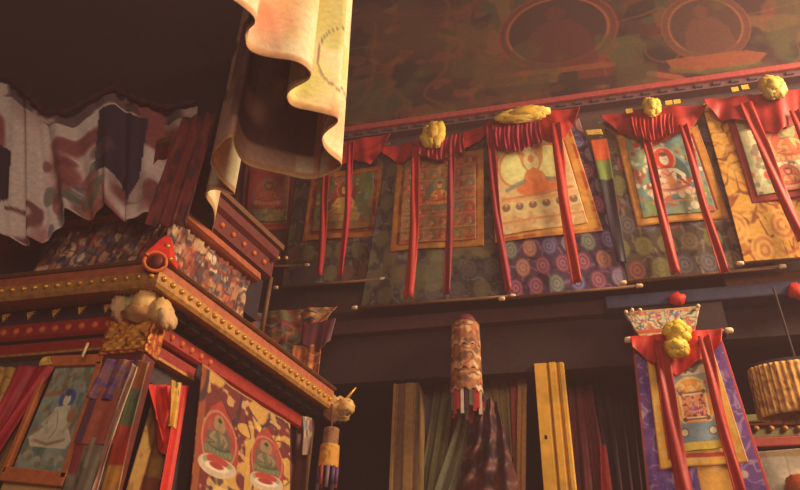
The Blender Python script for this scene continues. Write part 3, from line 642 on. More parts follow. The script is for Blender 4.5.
# ================================================================== PAINTED SCROLLS ON THE FAR WALL
YB = 3.88
def brocade_dark(nu, nv, w, seed, base, cols, ring, rows, colsn, r=.06, y0=.0):
    c = Cv(nu, nv, base, w); c.curl(16, tuple(min(255, k*1.6+8) for k in base), seed, .09, .8); c.curl(22, tuple(k*.55 for k in base), seed+40, .08, .8); c.medals(rows, colsn, r, ring, cols, seed+1, y0, 1.0); return c
def thangka(label, outer, frame, pic, cvo, cvf, cvp, Y, rodpx, veil=None, veilcol=(168, 36, 28), bunch=None, rib=(), rosettes=(), group='painted scrolls on the far wall', toprod=None, tags=()):
    un = Wall(Y); b = un(*rodpx[0])*.5+un(*rodpx[1])*.5
    t = thing('painted_scroll', b, label, 'painted scroll', group)
    q = lambda o: ([o[0], o[1]], [o[3], o[2]])
    wave = ripple(.008, Y*9)
    patch('brocade_mount', *q(outer), un, cvo, t, 'cloth', wave, thick=.005)
    if frame: patch('border', *q(frame), un, cvf, t, 'silk', wave, thick=.004, out=.010)
    patch('painted_panel', *q(pic), un, cvp, t, 'paint', wave, thick=.004, out=.018)
    if veil:
        top, bot, n, amp = veil; c = Cv(90, 30, veilcol); c.wash(4, tuple(k*.82 for k in veilcol), 3, .5, .6, .2)
        patch('veil', top, bot, un, c, t, 'silk', folds(n, amp, .7, .6), thick=.004, out=.05)
    if bunch:
        c = Cv(60, 24, bunch[2]); c.wash(5, tuple(k*.75 for k in bunch[2]), 5, .5, .7, .2)
        patch('gathered_silk', bunch[0], bunch[1], un, c, t, 'silk', lambda U, V: (.011*np.sin(U*64+1.2*np.sin(V*4))+.008*np.sin(U*27+V*2))*(.4+.6*V), thick=.004, out=.085)
    for k, (pts, w0, w1, col) in enumerate(rib): ribbon('ribbon', pts, w0, w1, un, col, t, out=.075, ph=k*1.7+Y, twist=.25 if k else 0)
    for k, (px, py, w, h, cols) in enumerate(rosettes): rosette('silk_rosette', px, py, w, h, un, t, cols, .095, k+int(Y*100))
    for px, py in tags: o = MB(); p = un(px, py)+un.n*.1; o.box((p[0]-.022, p[1], p[2]-.02), (p[0]+.022, p[1]+.008, p[2]+.02)); o.build('yellow_tag', 'yellow_silk', t)
    rod(t, rodpx[0], rodpx[1], un, out=.02)
    if toprod: rod(t, toprod[0], toprod[1], un, r=.012, out=.03, name='top_rod')
    return t
RED, DRED = (142, 33, 22), (112, 30, 28)
# 1: small red one half hidden by the shrine
o = Cv(50, 80, (104, 44, 36), .6); o.curl(8, (76, 36, 34), 3, .1, .6); o.rect(0, .58, 1, 1, (84, 42, 44), .8)
f = Cv(50, 60, (150, 58, 30), .8); f.border(.035, (110, 40, 30), .03, .05); f.border(.02, (120, 84, 46), .02, .09)
p = Cv(60, 70, (140, 44, 36), .8); p.wash(6, (110, 50, 40), 3, .5, .6, .2); p.poly([(.1, .7), (.12, .35), (.3, .14), (.5, .14), (.68, .35), (.7, .7)], (104, 84, 84)); p.deity(.4, .44, .42, (166, 92, 62), (176, 72, 44), (108, 74, 66), (150, 66, 44), (176, 110, 76)); p.rect(0, .76, 1, 1, (112, 96, 52)); p.flowers(30, .035, [(130, 112, 70), (84, 76, 46), (150, 110, 70)], 4, (0, .76, .8, 1)); p.rect(.72, 0, .8, .8, (120, 100, 60), .6)
thangka('small red painted scroll nearest the shrine, with orange figure under a grey arch', [(238, 150), (304, 150), (304, 266), (232, 268)], [(246, 163), (298, 166), (293, 229), (240, 233)], [(251, 172), (291, 175), (287, 222), (246, 224)], o, f, p, 3.92, ((232, 269), (304, 267)))
# 2: green one with golden figure, partly behind the ruffle
o = brocade_dark(90, 110, .8, 5, (66, 52, 44), [(110, 60, 52), (96, 88, 50), (60, 48, 66)], (80, 60, 50), 7, 6, .05)
f = Cv(60, 50, (150, 84, 36), 1.2); f.border(.05, (108, 40, 30), .05, .07); f.wash(12, (176, 110, 52), 5, .55, .5, .1)
p = Cv(90, 70, (92, 90, 50), 1.25); p.wash(7, (110, 60, 40), 5, .55, .8, .1); p.wash(9, (66, 78, 48), 15, .55, .8, .1); p.flowers(50, .04, [(150, 110, 66), (128, 48, 38), (92, 100, 70), (76, 70, 60)], 6); p.el(.62, .45, .27, .42, (132, 44, 36)); p.deity(.62, .5, .62, (176, 138, 62), (150, 108, 46), (124, 44, 36), None, (140, 100, 56)); p.rect(0, .9, 1.25, 1, (124, 84, 46))
thangka('dark painted scroll with gold figure on green, half hidden behind the cream ruffle', [(300, 150), (390, 142), (380, 281), (281, 288)], [(312, 176), (383, 166), (379, 236), (302, 242)], [(320, 182), (375, 173), (371, 228), (312, 233)], o, f, p, 3.90, ((281, 289), (379, 281)),
        ([(300, 152), (345, 146), (392, 138)], [(300, 158), (330, 176), (352, 162), (372, 170), (392, 140)], 3, .010), (152, 32, 28), None,
        [([(330, 165), (327, 225), (322, 280)], .055, .05, (140, 30, 30)), ([(354, 148), (350, 215), (344, 282)], .05, .035, (146, 28, 34))])
# 3: crowded golden one
o = brocade_dark(120, 130, .85, 9, (58, 50, 46), [(96, 84, 52), (80, 66, 46), (66, 54, 60)], (88, 74, 48), 9, 6, .05); o.wash(7, (96, 78, 50), 5, .62, .7, .1, mask=(o.y > .6).astype(float)); o.el(.42, .84, .12, .1, (96, 88, 56), .7)
f = Cv(70, 70, (150, 90, 40), .95); f.border(.05, (112, 56, 34), .03, .06); f.wash(14, (172, 112, 52), 5, .55, .5, .1)
p = Cv(100, 110, (150, 92, 50), .85); p.wash(8, (120, 72, 44), 3, .5, .6, .15)
q_ = random.Random(5)
for i in range(7):
    for j in range(6): p.deity(.07+j*.143, .07+i*.145, .1, q_.choice([(172, 120, 62), (160, 96, 56), (176, 128, 76)]), q_.choice([(140, 52, 36), (112, 84, 50), (150, 76, 40)]), q_.choice([(100, 88, 56), (128, 52, 40), (92, 76, 66)]), q_.choice([(122, 58, 40), (104, 92, 60), (150, 84, 46)]), (160, 108, 60), False)
p.el(.43, .43, .16, .17, (110, 56, 40)); p.deity(.43, .43, .24, (180, 120, 62), (156, 62, 38), (104, 94, 62), (92, 84, 56), (172, 112, 60))
for yy in (.24, .62, .86): p.rect(0, yy, .85, yy+.014, (92, 74, 44), .8)
thangka('crowded gold painted scroll with rows of tiny figures and a yellow knot on top', [(388, 148), (490, 130), (508, 297), (360, 308)], [(398, 160), (484, 150), (484, 246), (390, 252)], [(406, 164), (476, 156), (476, 240), (399, 246)], o, f, p, 3.87, ((360, 309), (508, 298)),
        ([(384, 152), (436, 143), (462, 139), (492, 127)], [(384, 158), (404, 168), (420, 156), (445, 166), (470, 152), (492, 134)], 4, .012), (150, 32, 30), ([(424, 150), (466, 140)], [(420, 162), (440, 168), (466, 160)], (124, 28, 32)),
        [([(418, 150), (417, 230), (411, 302)], .058, .062, (146, 35, 25)), ([(454, 146), (452, 220), (449, 300)], .05, .045, (112, 28, 34))], [(436, 143, 24, 26, [(184, 146, 52), (168, 124, 44)])])
# 4: cream one with winged halo
o = brocade_dark(130, 160, .8, 13, (70, 46, 58), [(120, 44, 62), (84, 92, 70), (150, 84, 60), (76, 72, 110), (120, 100, 112)], (150, 122, 112), 10, 6, .048)
f = Cv(80, 80, (186, 120, 48), .9); f.border(.04, (158, 66, 36), .035, .0); f.wash(14, (206, 150, 70), 5, .52, .6, .1); f.border(.03, (150, 62, 34), .02, .1)
p = Cv(110, 120, (206, 166, 106), .85); p.wash(5, (190, 142, 84), 5, .5, .6, .2); p.mott(9, .06, 4)
p.el(.20, .36, .19, .20, (196, 120, 64)); p.el(.62, .32, .20, .20, (196, 120, 64)); p.el(.20, .36, .165, .175, (212, 186, 112)); p.el(.62, .32, .175, .175, (212, 186, 112))
p.poly([(.22, .08), (.4, .28), (.6, .06), (.55, .3), (.42, .5), (.3, .34)], (182, 124, 66)); p.el(.41, .30, .09, .1, (214, 176, 108)); p.el(.41, .27, .035, .045, (186, 116, 64))
p.poly([(.24, .62), (.32, .42), (.42, .36), (.52, .42), (.62, .6)], (196, 112, 58)); p.el(.43, .58, .22, .09, (198, 106, 54)); p.line([(.1, .58), (.3, .5)], .02, (112, 112, 100), .8); p.line([(.56, .5), (.74, .56)], .02, (112, 112, 100), .8)
p.line([(.05, .67), (.8, .63)], .012, (172, 116, 70)); p.rect(0, .665, .85, .70, (196, 130, 74), .6)
for j in range(6): p.el(.08+j*.14, .75, .028, .028, (140, 84, 60)); p.ring(.08+j*.14, .75, .034, .03, .006, (92, 84, 66)); p.el(.08+j*.14, .728, .014, .014, (196, 140, 90))
p.wash(12, (180, 130, 80), 15, .55, .6, .1, mask=(p.y > .8).astype(float)); p.rect(0, .88, .85, .9, (186, 116, 62), .8)
thangka('cream painted scroll with winged pale halo, under crimson bunch and yellow silk', [(486, 130), (579, 118), (634, 286), (507, 299)], [(491, 140), (571, 130), (603, 231), (495, 243)], [(497, 140), (560, 132), (588, 224), (500, 237)], o, f, p, 3.84, ((507, 300), (634, 288)),
        ([(486, 128), (530, 119), (580, 112)], [(488, 150), (520, 150), (545, 142), (560, 152), (579, 118)], 3, .012), RED, ([(496, 136), (540, 130)], [(497, 154), (516, 160), (543, 150)], (128, 24, 40)),
        [([(491, 130), (498, 220), (510, 296)], .055, .045, (124, 28, 34)), ([(556, 130), (564, 205), (577, 289)], .07, .062, (146, 33, 22))], [(524, 124, 52, 14, [(190, 148, 50), (172, 128, 40), (196, 156, 70)])])
# 5: white figure with red halo
o = brocade_dark(130, 150, .85, 17, (74, 58, 44), [(112, 44, 44), (104, 96, 46), (70, 64, 74), (96, 76, 56)], (124, 100, 66), 8, 6, .055)
f = Cv(90, 90, (180, 116, 48), .9); f.wash(16, (200, 142, 66), 3, .5, .6, .1); f.border(.055, (120, 44, 34), .05, .08); f.border(.012, (150, 84, 44), .012, .0)
p = Cv(120, 130, (122, 128, 92), .85); p.wash(4, (98, 122, 110), 3, .48, .8, .2); p.wash(7, (116, 128, 62), 13, .55, .7, .12, mask=(p.y > .45).astype(float)); p.wash(9, (196, 178, 140), 23, .62, .8, .08); p.wash(8, (160, 70, 44), 33, .66, .8, .08); p.poly([(.42, .0), (.8, .0), (.7, .12), (.5, .2)], (96, 116, 116), .7)
p.el(.43, .54, .27, .32, (66, 86, 74)); p.ring(.43, .54, .27, .32, .02, (124, 140, 120), .8)
p.deity(.43, .52, .50, (218, 182, 138), (178, 112, 84), (184, 54, 34), None, (204, 168, 130)); p.line([(.3, .58), (.22, .68)], .014, (150, 50, 40)); p.line([(.56, .58), (.64, .68)], .014, (150, 50, 40)); p.el(.43, .6, .04, .05, (196, 130, 60)); p.line([(.36, .48), (.43, .53), (.5, .48)], .008, (170, 80, 50))
p.rect(.14, .83, .74, .86, (196, 110, 56), .7); p.flowers(26, .035, [(206, 178, 140), (92, 110, 104), (176, 84, 50), (112, 124, 72)], 8, (0, .78, .85, 1)); p.flowers(16, .03, [(206, 178, 140), (150, 60, 44)], 9, (0, .1, .2, .7)); p.flowers(16, .03, [(206, 178, 140), (92, 104, 120), (150, 60, 44)], 10, (.66, .1, .85, .7)); p.el(.12, .1, .05, .04, (190, 70, 40))
thangka('painted scroll with white seated figure and red halo on blue green landscape', [(596, 122), (704, 108), (776, 267), (628, 283)], [(616, 136), (697, 126), (729, 218), (637, 227)], [(625, 141), (689, 133), (716, 212), (643, 219)], o, f, p, 3.83, ((628, 284), (776, 269)),
        ([(600, 121), (650, 113), (706, 110)], [(602, 124), (630, 142), (648, 150), (672, 142), (690, 134), (706, 112)], 3, .012), (144, 34, 26), ([(630, 126), (672, 122)], [(634, 144), (650, 150), (672, 142)], (150, 30, 26)),
        [([(644, 136), (658, 205), (675, 279)], .052, .054, (142, 33, 23)), ([(682, 132), (701, 205), (722, 279)], .052, .05, (140, 32, 23))], [(651, 117, 18, 18, [(190, 148, 56), (176, 132, 48)])], tags=((629, 121), (668, 113), (676, 112)))
# 6: large yellow brocade one running out of the frame
o = Cv(150, 170, (190, 132, 52), .95); o.curl(15, (112, 56, 30), 5, .10, .9); o.curl(9, (150, 84, 40), 65, .07, .7); o.curl(6, (150, 66, 40), 25, .06, .6, mask=(o.y > .62).astype(float)); o.medals(2, 3, .09, (160, 84, 46), [(196, 140, 66)], 3, .74, 1.0); o.wash(18, (204, 150, 70), 7, .6, .6, .1)
f = Cv(80, 80, (132, 48, 36), .9); f.wash(12, (112, 42, 34), 4, .5, .5, .2)
p = Cv(130, 120, (166, 152, 104), .95); p.wash(5, (140, 140, 96), 3, .5, .7, .2); p.wash(8, (196, 172, 128), 13, .58, .8, .1); p.flowers(90, .035, [(172, 84, 52), (116, 120, 84), (204, 176, 130), (120, 100, 76), (188, 132, 72)], 5)
p.rect(.26, .28, .78, .66, (176, 128, 76)); p.el(.52, .45, .2, .2, (172, 76, 48)); p.deity(.52, .46, .36, (196, 140, 80), (176, 78, 48), (130, 128, 84), None, (196, 140, 84)); p.rect(.24, .67, .8, .73, (200, 176, 130)); p.curl(16, (110, 84, 62), 8, .1, .9, mask=p.mask_rect(.24, .67, .8, .73)); p.el(.18, .8, .05, .05, (178, 66, 46)); p.deity(.4, .86, .2, (190, 140, 90), (170, 70, 46), (150, 60, 44), (172, 92, 60), (186, 150, 104)); p.deity(.7, .86, .2, (190, 140, 90), (120, 110, 76), (150, 60, 44), (150, 120, 80), (186, 150, 104))
thangka('large yellow brocade scroll at the right edge with pale crowded painting', [(702, 104), (838, 90), (890, 252), (745, 264)], [(724, 112), (822, 102), (856, 190), (752, 204)], [(732, 114), (814, 104), (846, 184), (757, 197)], o, f, p, 3.795, ((745, 265), (890, 253)),
        ([(702, 105), (768, 98), (842, 88)], [(704, 110), (722, 124), (745, 128), (775, 140), (802, 122), (842, 92)], 4, .014), (144, 35, 27), None,
        [([(744, 110), (768, 172), (800, 246)], .075, .06, (146, 35, 25)), ([(792, 118), (806, 160), (830, 240)], .06, .06, (146, 35, 25))], [(770, 98, 26, 22, [(180, 146, 58), (168, 128, 48), (150, 128, 60)])], tags=((733, 100), (743, 98)))
# narrow banded banner between the cream and the red-haloed scroll
c = Cv(14, 80, (52, 40, 44)); c.rect(0, 0, 1, .19, (186, 78, 40)); c.rect(0, .19, 1, .36, (104, 112, 52)); c.rect(0, .36, 1, 1, (48, 38, 42)); c.mott(6, .15, 3)
bn = thing('banded_banner', Wall(3.80)(615, 260), 'narrow banner of orange, green and black bands hanging right of the cream scroll', 'banner')
patch('strip', [(590, 140), (607, 138)], [(617, 262), (627, 262)], Wall(3.805), c, bn, 'silk', ripple(.006), thick=.004)
patch('yellow_heading', [(585, 130), (601, 129)], [(587, 135), (603, 134)], Wall(3.80), Cv(12, 6, (192, 144, 62)).curl(4, (120, 80, 40), 3, .1, .7), bn, 'silk', thick=.006)
# red silk buds below the ribbons on the blue beam
for (px, py), s, lb in (((677, 299), 1., 'red silk bud on the blue beam above the violet scroll'), ((797, 291), 1.2, 'red silk bud at the right end of the blue beam')):
    p = Wall(3.845)(px, py); b = tag(MB().ball((0, 0, 0), (.045*s, .03, .042*s), 14, 10, .35, int(px)).build('silk_bud', 'red_silk', None, True), lb, 'bud', 'red silk buds on the blue beam'); b.location = [float(k) for k in p]

# ================================================================== RIGHT: PILLAR, VIOLET SCROLL, SHELF
plr = thing('painted_pillar', (.62, 3.9, 0), 'painted pillar with flowered capital behind the violet scroll', 'pillar')
MB().box((.46, 3.88, 0), (.80, 3.995, 3.62)).build('shaft', 'dark_red', plr)
MB().prism([(.40, 3.875), (.90, 3.875), (.90, 3.99), (.40, 3.99)], 3.60, 3.782).build('capital_block', 'lintel_wood', plr)
c = Cv(90, 40, (186, 164, 118), 2.4); c.curl(7, (66, 76, 66), 3, .12, .9); c.wash(8, (188, 92, 50), 13, .58, .9, .07); c.wash(9, (104, 84, 120), 23, .66, .9, .06); c.rect(0, .66, 2.4, .80, (176, 72, 44)); c.rect(0, .0, 2.4, .06, (176, 120, 62)); c.rect(0, .8, 2.4, .84, (190, 150, 90))
patch('flowered_capital', [(624, 312), (700, 306)], [(642, 340), (694, 336)], Wall(3.77), c, plr, 'paint', thick=.03, tilt=.0)
for px, py in ((626, 312), (632, 310), (640, 310), (698, 306)): MB().ball(Wall(3.755)(px, py), .012, 8, 6).build('capital_knob', 'ivory', plr, True)
o = Cv(130, 150, (104, 66, 110), .8); o.curl(24, (160, 126, 140), 3, .10, .75); o.wash(12, (76, 50, 100), 13, .55, .7, .1); o.flowers(14, .028, [(196, 160, 130)], 6, a=.8); o.rect(0, 0, .02, 1, (140, 60, 50)); o.rect(.78, 0, .8, 1, (172, 60, 52))
o.rect(.36, .72, .62, 1, (196, 136, 58)); o.el(.5, .80, .05, .035, (214, 176, 120))
f = Cv(90, 110, (206, 142, 48), .7); f.wash(16, (220, 166, 80), 3, .5, .6, .1); f.border(.05, (160, 50, 34), .03, .07); f.border(.012, (176, 104, 44), .01, .0)
p = Cv(90, 120, (150, 136, 110), .62); p.rect(0, 0, .62, .15, (190, 168, 124)); p.curl(11, (92, 76, 60), 5, .12, .8, mask=(p.y < .13).astype(float)); p.rect(0, .15, .62, .3, (132, 128, 120), .8)
p.el(.31, .47, .27, .29, (204, 128, 56)); p.ring(.31, .47, .27, .29, .014, (220, 170, 96)); p.flowers(24, .022, [(220, 170, 100), (150, 70, 44)], 31, (.1, .24, .52, .36)); p.poly([(0, .3), (.07, .27), (.12, .3), (.05, .5), (0, .52)], (116, 120, 116)); p.poly([(.62, .3), (.55, .27), (.5, .3), (.57, .5), (.62, .52)], (116, 120, 116))
p.rect(.12, .36, .50, .67, (210, 174, 116)); p.rect(.15, .39, .47, .64, (204, 120, 68)); p.curl(22, (96, 44, 58), 15, .13, .9, mask=p.mask_rect(.15, .39, .47, .64)); p.deity(.31, .5, .16, (204, 150, 110), (150, 60, 90), (196, 130, 90), None, (200, 150, 110)); p.rect(.13, .35, .49, .365, (92, 60, 50)); p.rect(.13, .655, .49, .67, (92, 60, 50))
for a in (.15, .47):
    for b in (.36, .66): p.el(a, b, .03, .025, (96, 66, 56))
p.rect(0, .70, .62, .91, (110, 122, 122)); p.wash(7, (136, 142, 132), 25, .55, .6, .1, mask=p.mask_rect(0, .7, .62, .91))
for a, w_ in ((.11, .058), (.5, .062)): p.el(a, .80, w_, .05, (84, 78, 70)); p.el(a, .80, w_*.75, .038, (214, 182, 130))
p.rect(0, .91, .62, 1, (208, 164, 60))
thangka('violet bordered painted scroll with orange shrine painting, hanging on the pillar', [(632, 342), (720, 334), (772, 495), (648, 503)], [(646, 356), (712, 350), (748, 463), (660, 470)], [(664, 366), (707, 362), (726, 448), (680, 454)], o, f, p, 3.58, ((649, 512), (774, 504)),
        ([(630, 341), (676, 337), (721, 333)], [(632, 352), (652, 366), (676, 379), (704, 362), (720, 347)], 3, .010), (186, 44, 30), None,
        [([(660, 346), (670, 420), (684, 500)], .066, .068, (146, 35, 25)), ([(702, 342), (716, 410), (738, 500)], .056, .05, (154, 36, 26))], [(676, 341, 28, 22, [(214, 162, 48), (200, 146, 44)]), (675, 356, 24, 20, [(214, 164, 56), (196, 140, 44)])], toprod=((634, 342), (722, 334)), group='painted scroll on the pillar')
# pleated yellow canopy
W39 = Wall(3.55)
c = Cv(220, 30, (168, 116, 56), 6.); c.wash(14, (132, 82, 40), 3, .5, .6, .1); c.mott(20, .15, 5)
cc = W39(818, 376); pl = thing('pleated_canopy', cc, 'round pleated yellow canopy at the right edge beyond the violet scroll', 'canopy')
def pleats():
    vs = []; k, rows = 220, 14; z1, z0 = W39(780, 347)[2], W39(780, 399)[2]; r = abs(W39(818, 380)[0]-W39(762, 380)[0])
    for i in range(rows+1):
        t = i/rows
        for j in range(k+1):
            a = 2*math.pi*j/k; rr = r*(1-.04*(1-t))*(1+.035*math.sin(a*44)+.012*math.sin(a*17)); vs.append((cc[0]+rr*math.cos(a), cc[1]+.25+rr*math.sin(a)*.4, z1+(z0-z1)*t))
    n = k+1; fs = [(i*n+j, (i+1)*n+j, (i+1)*n+j+1, i*n+j+1) for i in range(rows) for j in range(k)]
    cv = Cv(k, rows, (200, 140, 68), 6.); cv.wash(16, (128, 78, 40), 3, .5, .8, .1); cv.wash(22, (196, 146, 78), 9, .6, .7, .1)
    o = link_mesh('pleated_skirt', vs, fs, 'cloth', pl, alb(cv.c.reshape(-1, 3)), True); m = o.modifiers.new('thickness', 'SOLIDIFY'); m.thickness = .006
    MB().prism([(cc[0]+r*.93*math.cos(q*math.pi/20), cc[1]+.25+r*.37*math.sin(q*math.pi/20)) for q in range(40)], z1-.01, z1+.02).build('top_disc', 'dark_wood', pl)
    MB().tube([(cc[0], cc[1]+.25, z1+.02), (cc[0], cc[1]+.25, 3.8)], .007, 8).build('cord', 'dark_wood', pl)
pleats()
# painted shelf unit below it
SH = Wall(4.15); sx = SH(742, 430)[0]; zz = lambda py, px=770: SH(px, py)[2]
cm('green_board', (120, 104, 60), .6); cm('board_red', (150, 56, 44), .55)
sh = thing('painted_shelf', (sx+.7, 4.4, 0), 'painted shelf with red and green boards beyond the violet scroll', 'shelf')
MB().box((sx, 4.19, 0), (2.6, 4.9, zz(449))).build('carcass', 'maroon_wood', sh)
for a, b, k, m_ in ((413, 421, .0, None), (421, 424, .01, 'board_red'), (424, 436, .03, None), (436, 446, .01, 'board_red')):
    if m_ is None: m_ = 'green_board'
    bevel(MB().box((sx, 4.15+k, zz(b)), (2.6, 4.9, zz(a))).build('board', m_, sh), .008)
for px in (757, 772, 786, 800): MB().ball(SH(px, 427)+np.array([0, .02, 0]), (.016, .01, .016), 12, 8).build('painted_boss', 'old_gold', sh, True)
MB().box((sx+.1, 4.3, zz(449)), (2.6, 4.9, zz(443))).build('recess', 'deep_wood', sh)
c = Cv(60, 50, (176, 156, 122), 1.2); c.mott(5, .1, 4); c.line([(.5, .0), (.52, 1)], .01, (140, 116, 88)); c.rect(0, 0, 1.2, .12, (150, 116, 70), .8)
tag(patch('cloth_bundle', [(752, 452), (830, 446)], [(770, 510), (840, 510)], Wall(4.02), c, None, 'cloth', ripple(.02), thick=.05), 'pale cloth wrapped bundle on the right edge under the painted shelf', 'bundle')
tag(MB().ball(Wall(3.99)(801, 488), (.07, .06, .07), 18, 12, .25, 3).build('orange_cap', 'orange_paint', None, True), 'orange rounded top peeking in at the bottom right corner', 'cap')

# ================================================================== BELOW THE BANNERS: POSTS, CURTAINS, DRUM BANNER
def post(label, tl, tr, Y, mat, dark, fl):
    un = Wall(Y); a = un(*tl); b = un(*tr); t = thing('wooden_post', ((a[0]+b[0])/2, Y+.1, 0), label, 'post')
    w_ = b[0]-a[0]; bevel(MB().box((a[0], Y, 0), (b[0], Y+.2, a[2])).build('shaft', mat, t), .006)
    for u0, u1, d in fl: bevel(MB().box((a[0]+w_*u0, Y-d, 0), (a[0]+w_*u1, Y+.01, a[2]-.002)).build('fillet', dark if d < .008 else mat, t), .003)
    return t
cm('yellow_wood', (206, 142, 46), .5, nscale=14); cm('yellow_groove', (134, 86, 34), .6); cm('tan_wood', (136, 98, 52), .6); cm('tan_groove', (96, 66, 44), .7)
yp = post('bright yellow painted post with grooved mouldings right of the curtains', (534, 364), (564, 364), 3.985, 'yellow_wood', 'yellow_groove', [(.0, .40, .012), (.44, .47, .004), (.50, .72, .016), (.76, .80, .006), (.84, .97, .010)])
pkp = Wall(3.96)(546, 438); MB().tube([pkp, pkp-np.array([0, .03, 0])], .008, 8).build('nail', 'dark_wood', yp)
post('dull tan grooved post left of the curtains', (394, 384), (419, 382), 3.985, 'tan_wood', 'tan_groove', [(.0, .12, .014), (.18, .45, .006), (.50, .82, .012), (.88, 1., .004)])
def curt(label, top, bot, Y, col, n=3, amp=.03, nu=30, nv=50, name='curtain'):
    col = tuple(k*1.45 for k in col); Y = Y-.22; c = Cv(nu, nv, col); c.wash(4, tuple(k*.8 for k in col), int(top[0][0]), .5, .6, .2); return tag(patch(name, top, bot, Wall(Y), c, None, 'cloth', folds(n, amp, top[0][0])), label, 'curtain', 'curtains in the recess below the scrolls')
curt('dull grey violet curtain strip just right of the tan post', [(419, 380), (440, 380)], [(410, 500), (432, 500)], 4.55, (80, 66, 64), 1.5)
curt('olive green curtain hanging left of the drum banner', [(436, 380), (456, 380)], [(418, 500), (440, 500)], 4.50, (86, 76, 46), 1.5)
curt('rust red curtain behind the drum banner', [(452, 380), (474, 380)], [(444, 470), (452, 500), (462, 470)], 4.62, (104, 52, 40), 2)
curt('grey green curtain swept aside diagonally below the drum banner', [(464, 398), (480, 392)], [(430, 500), (455, 500)], 4.44, (82, 74, 54), 2, .02)
curt('olive curtain pulled to the right of the drum banner', [(478, 380), (518, 374)], [(500, 440), (508, 456), (514, 460), (518, 452)], 4.50, (98, 80, 46), 3)
curt('narrow red curtain between olive curtain and yellow post', [(510, 375), (520, 374)], [(516, 500), (522, 500)], 4.46, (112, 50, 38), 1, .015, 12)
curt('narrow tan curtain edge nearest the yellow post', [(518, 375), (527, 374)], [(516, 500), (526, 500)], 4.42, (122, 86, 48), 1, .012, 12)
curt('dark red cloth hanging in shade right of the yellow post', [(568, 385), (592, 385)], [(576, 500), (612, 500)], 4.60, (84, 40, 38), 2, .03)
curt('brighter crimson strip low in the shade right of the yellow post', [(600, 445), (606, 445)], [(602, 505), (614, 505)], 4.5, (124, 40, 40), 1, .01, 10)
curt('dark brown cloth in the opening left of the violet scroll', [(592, 370), (628, 366)], [(612, 500), (644, 500)], 4.75, (56, 38, 38), 3, .03)
# tall drum banner
YD = 3.86; ud = Wall(YD); cd = ud(466, 360); R_ = abs(ud(483, 360)[0]-ud(450, 360)[0])*.44
dbn = thing('drum_banner', (cd[0], YD, ud(466, 400)[2]), 'tall gold brocade drum banner with fringed hem hanging before the curtains', 'banner')
zd = lambda py: ud(466, py)[2]
def gold_pat(seed):
    def g(a, b):
        c = Cv(a, b, (136, 82, 44), 2.6*a/110); c.wash(5, (178, 132, 82), seed, .5, .8, .1); c.curl(5, (84, 46, 36), seed+3, .08, .8); c.flowers(16, .1, [(176, 140, 100), (150, 72, 40), (92, 56, 44)], seed+5); return c
    return g
for i, (a, b, f_) in enumerate(((326, 352, .97), (350, 376, 1.0), (374, 397, 1.04))):
    drum(dbn, 'tier', (cd[0], cd[1]), zd(a), zd(b), R_*f_, gold_pat(i*11+3), 90, 24, .06, .012, dz=.02)
for j in range(22):
    a = 2*math.pi*j/22; p = (cd[0]+R_*.98*math.cos(a), cd[1]+R_*.98*math.sin(a)); L_ = zd(397)-zd(412+(j*5) % 9)
    c_ = ((168, 44, 34), (190, 150, 120), (60, 40, 44), (92, 84, 60), (150, 40, 34))[j % 5]
    MB().box((p[0]-.009, p[1]-.004, zd(396)-L_), (p[0]+.009, p[1]+.004, zd(394)), c_).build('fringe_strip', 'silk', dbn)
MB().tube([(cd[0], cd[1], zd(327)), (cd[0], cd[1], 3.80), (cd[0], 3.945, 3.83)], .008, 8).build('cord', 'dark_red', dbn)
MB().tube([(cd[0], cd[1], zd(326)), (cd[0], cd[1], zd(325)+.05)], [R_*.95, R_*.6], 30).build('crown', 'dark_red', dbn, True)
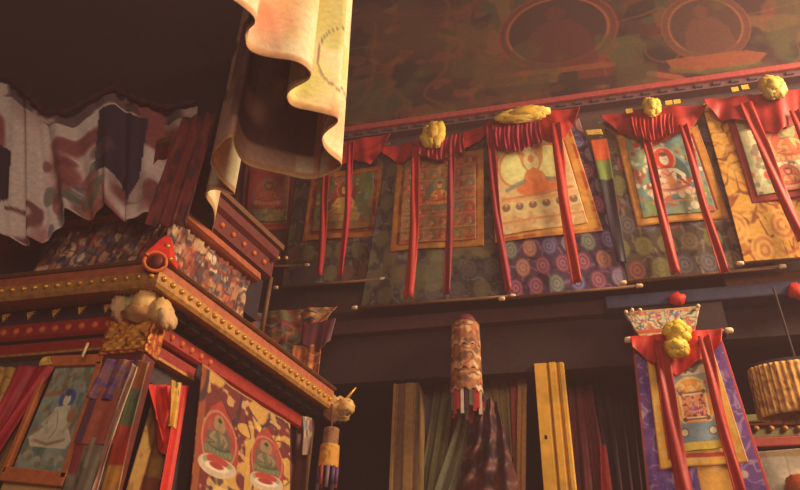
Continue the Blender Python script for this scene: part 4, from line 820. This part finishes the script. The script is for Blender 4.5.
# dark knotted silk hanging behind and below it
c = Cv(50, 70, (70, 40, 38)); c.wash(6, (104, 54, 42), 3, .52, .8, .12); c.wash(9, (46, 30, 36), 13, .55, .8, .1); c.curl(6, (112, 68, 46), 23, .07, .6)
tag(patch('brocade_pendant', [(478, 402), (496, 400)], [(452, 505), (524, 505)], Wall(3.92), c, None, 'silk', lambda U, V: .05*np.sin(U*math.pi)+.02*np.sin(U*19+V*6)+.022*np.sin(V*24+U*5)), 'dark red gathered brocade pendant widening below the tall drum banner', 'hanging')

# ================================================================== LIGHT AND CAMERA
def area(name, loc, target, size, energy, col):
    l = bpy.data.lights.new(name, 'AREA'); l.shape = 'RECTANGLE'; l.size, l.size_y = size; l.energy = energy; l.color = col
    o = bpy.data.objects.new(name, l); COL.objects.link(o); o.location = loc
    d = Vector(target)-Vector(loc); o.rotation_euler = d.to_track_quat('-Z', 'Y').to_euler(); return o
area('skylight_window', (4.0, 2.5, 5.6), (-.8, 2.9, 4.0), (1.6, 2.0), 480, (1.0, .74, .46))
area('hall_fill', (1.5, -3.2, 3.2), (-.6, 3.5, 3.8), (3.5, 2.5), 150, (1.0, .70, .52))  # added fill lamp behind the camera, lifts the shrine front and the posts
wd = bpy.data.worlds.new('hall_ambience'); SC.world = wd; wd.use_nodes = True
nt = wd.node_tree; bg = nt.nodes['Background']; bg.inputs['Color'].default_value = (1.0, .74, .70, 1); bg.inputs['Strength'].default_value = .34
vsn = nt.nodes.new('ShaderNodeVolumeScatter'); vsn.inputs['Color'].default_value = (1, .62, .70, 1); vsn.inputs['Density'].default_value = .02
nt.links.new(vsn.outputs['Volume'], nt.nodes['World Output'].inputs['Volume'])
cd_ = bpy.data.cameras.new('camera'); cd_.sensor_width = 36; cd_.lens = F*36/800; cd_.clip_end = 60
co = bpy.data.objects.new('camera', cd_); COL.objects.link(co)
from mathutils import Matrix
co.matrix_world = Matrix(((RT[0], UP[0], -FW[0], CAM[0]), (RT[1], UP[1], -FW[1], CAM[1]), (RT[2], UP[2], -FW[2], CAM[2]), (0, 0, 0, 1)))
SC.camera = co
vs_ = SC.view_settings; vs_.view_transform = 'Standard'; vs_.look = 'None'; vs_.exposure = 0.0; vs_.gamma = 1.0; vs_.use_curve_mapping = False
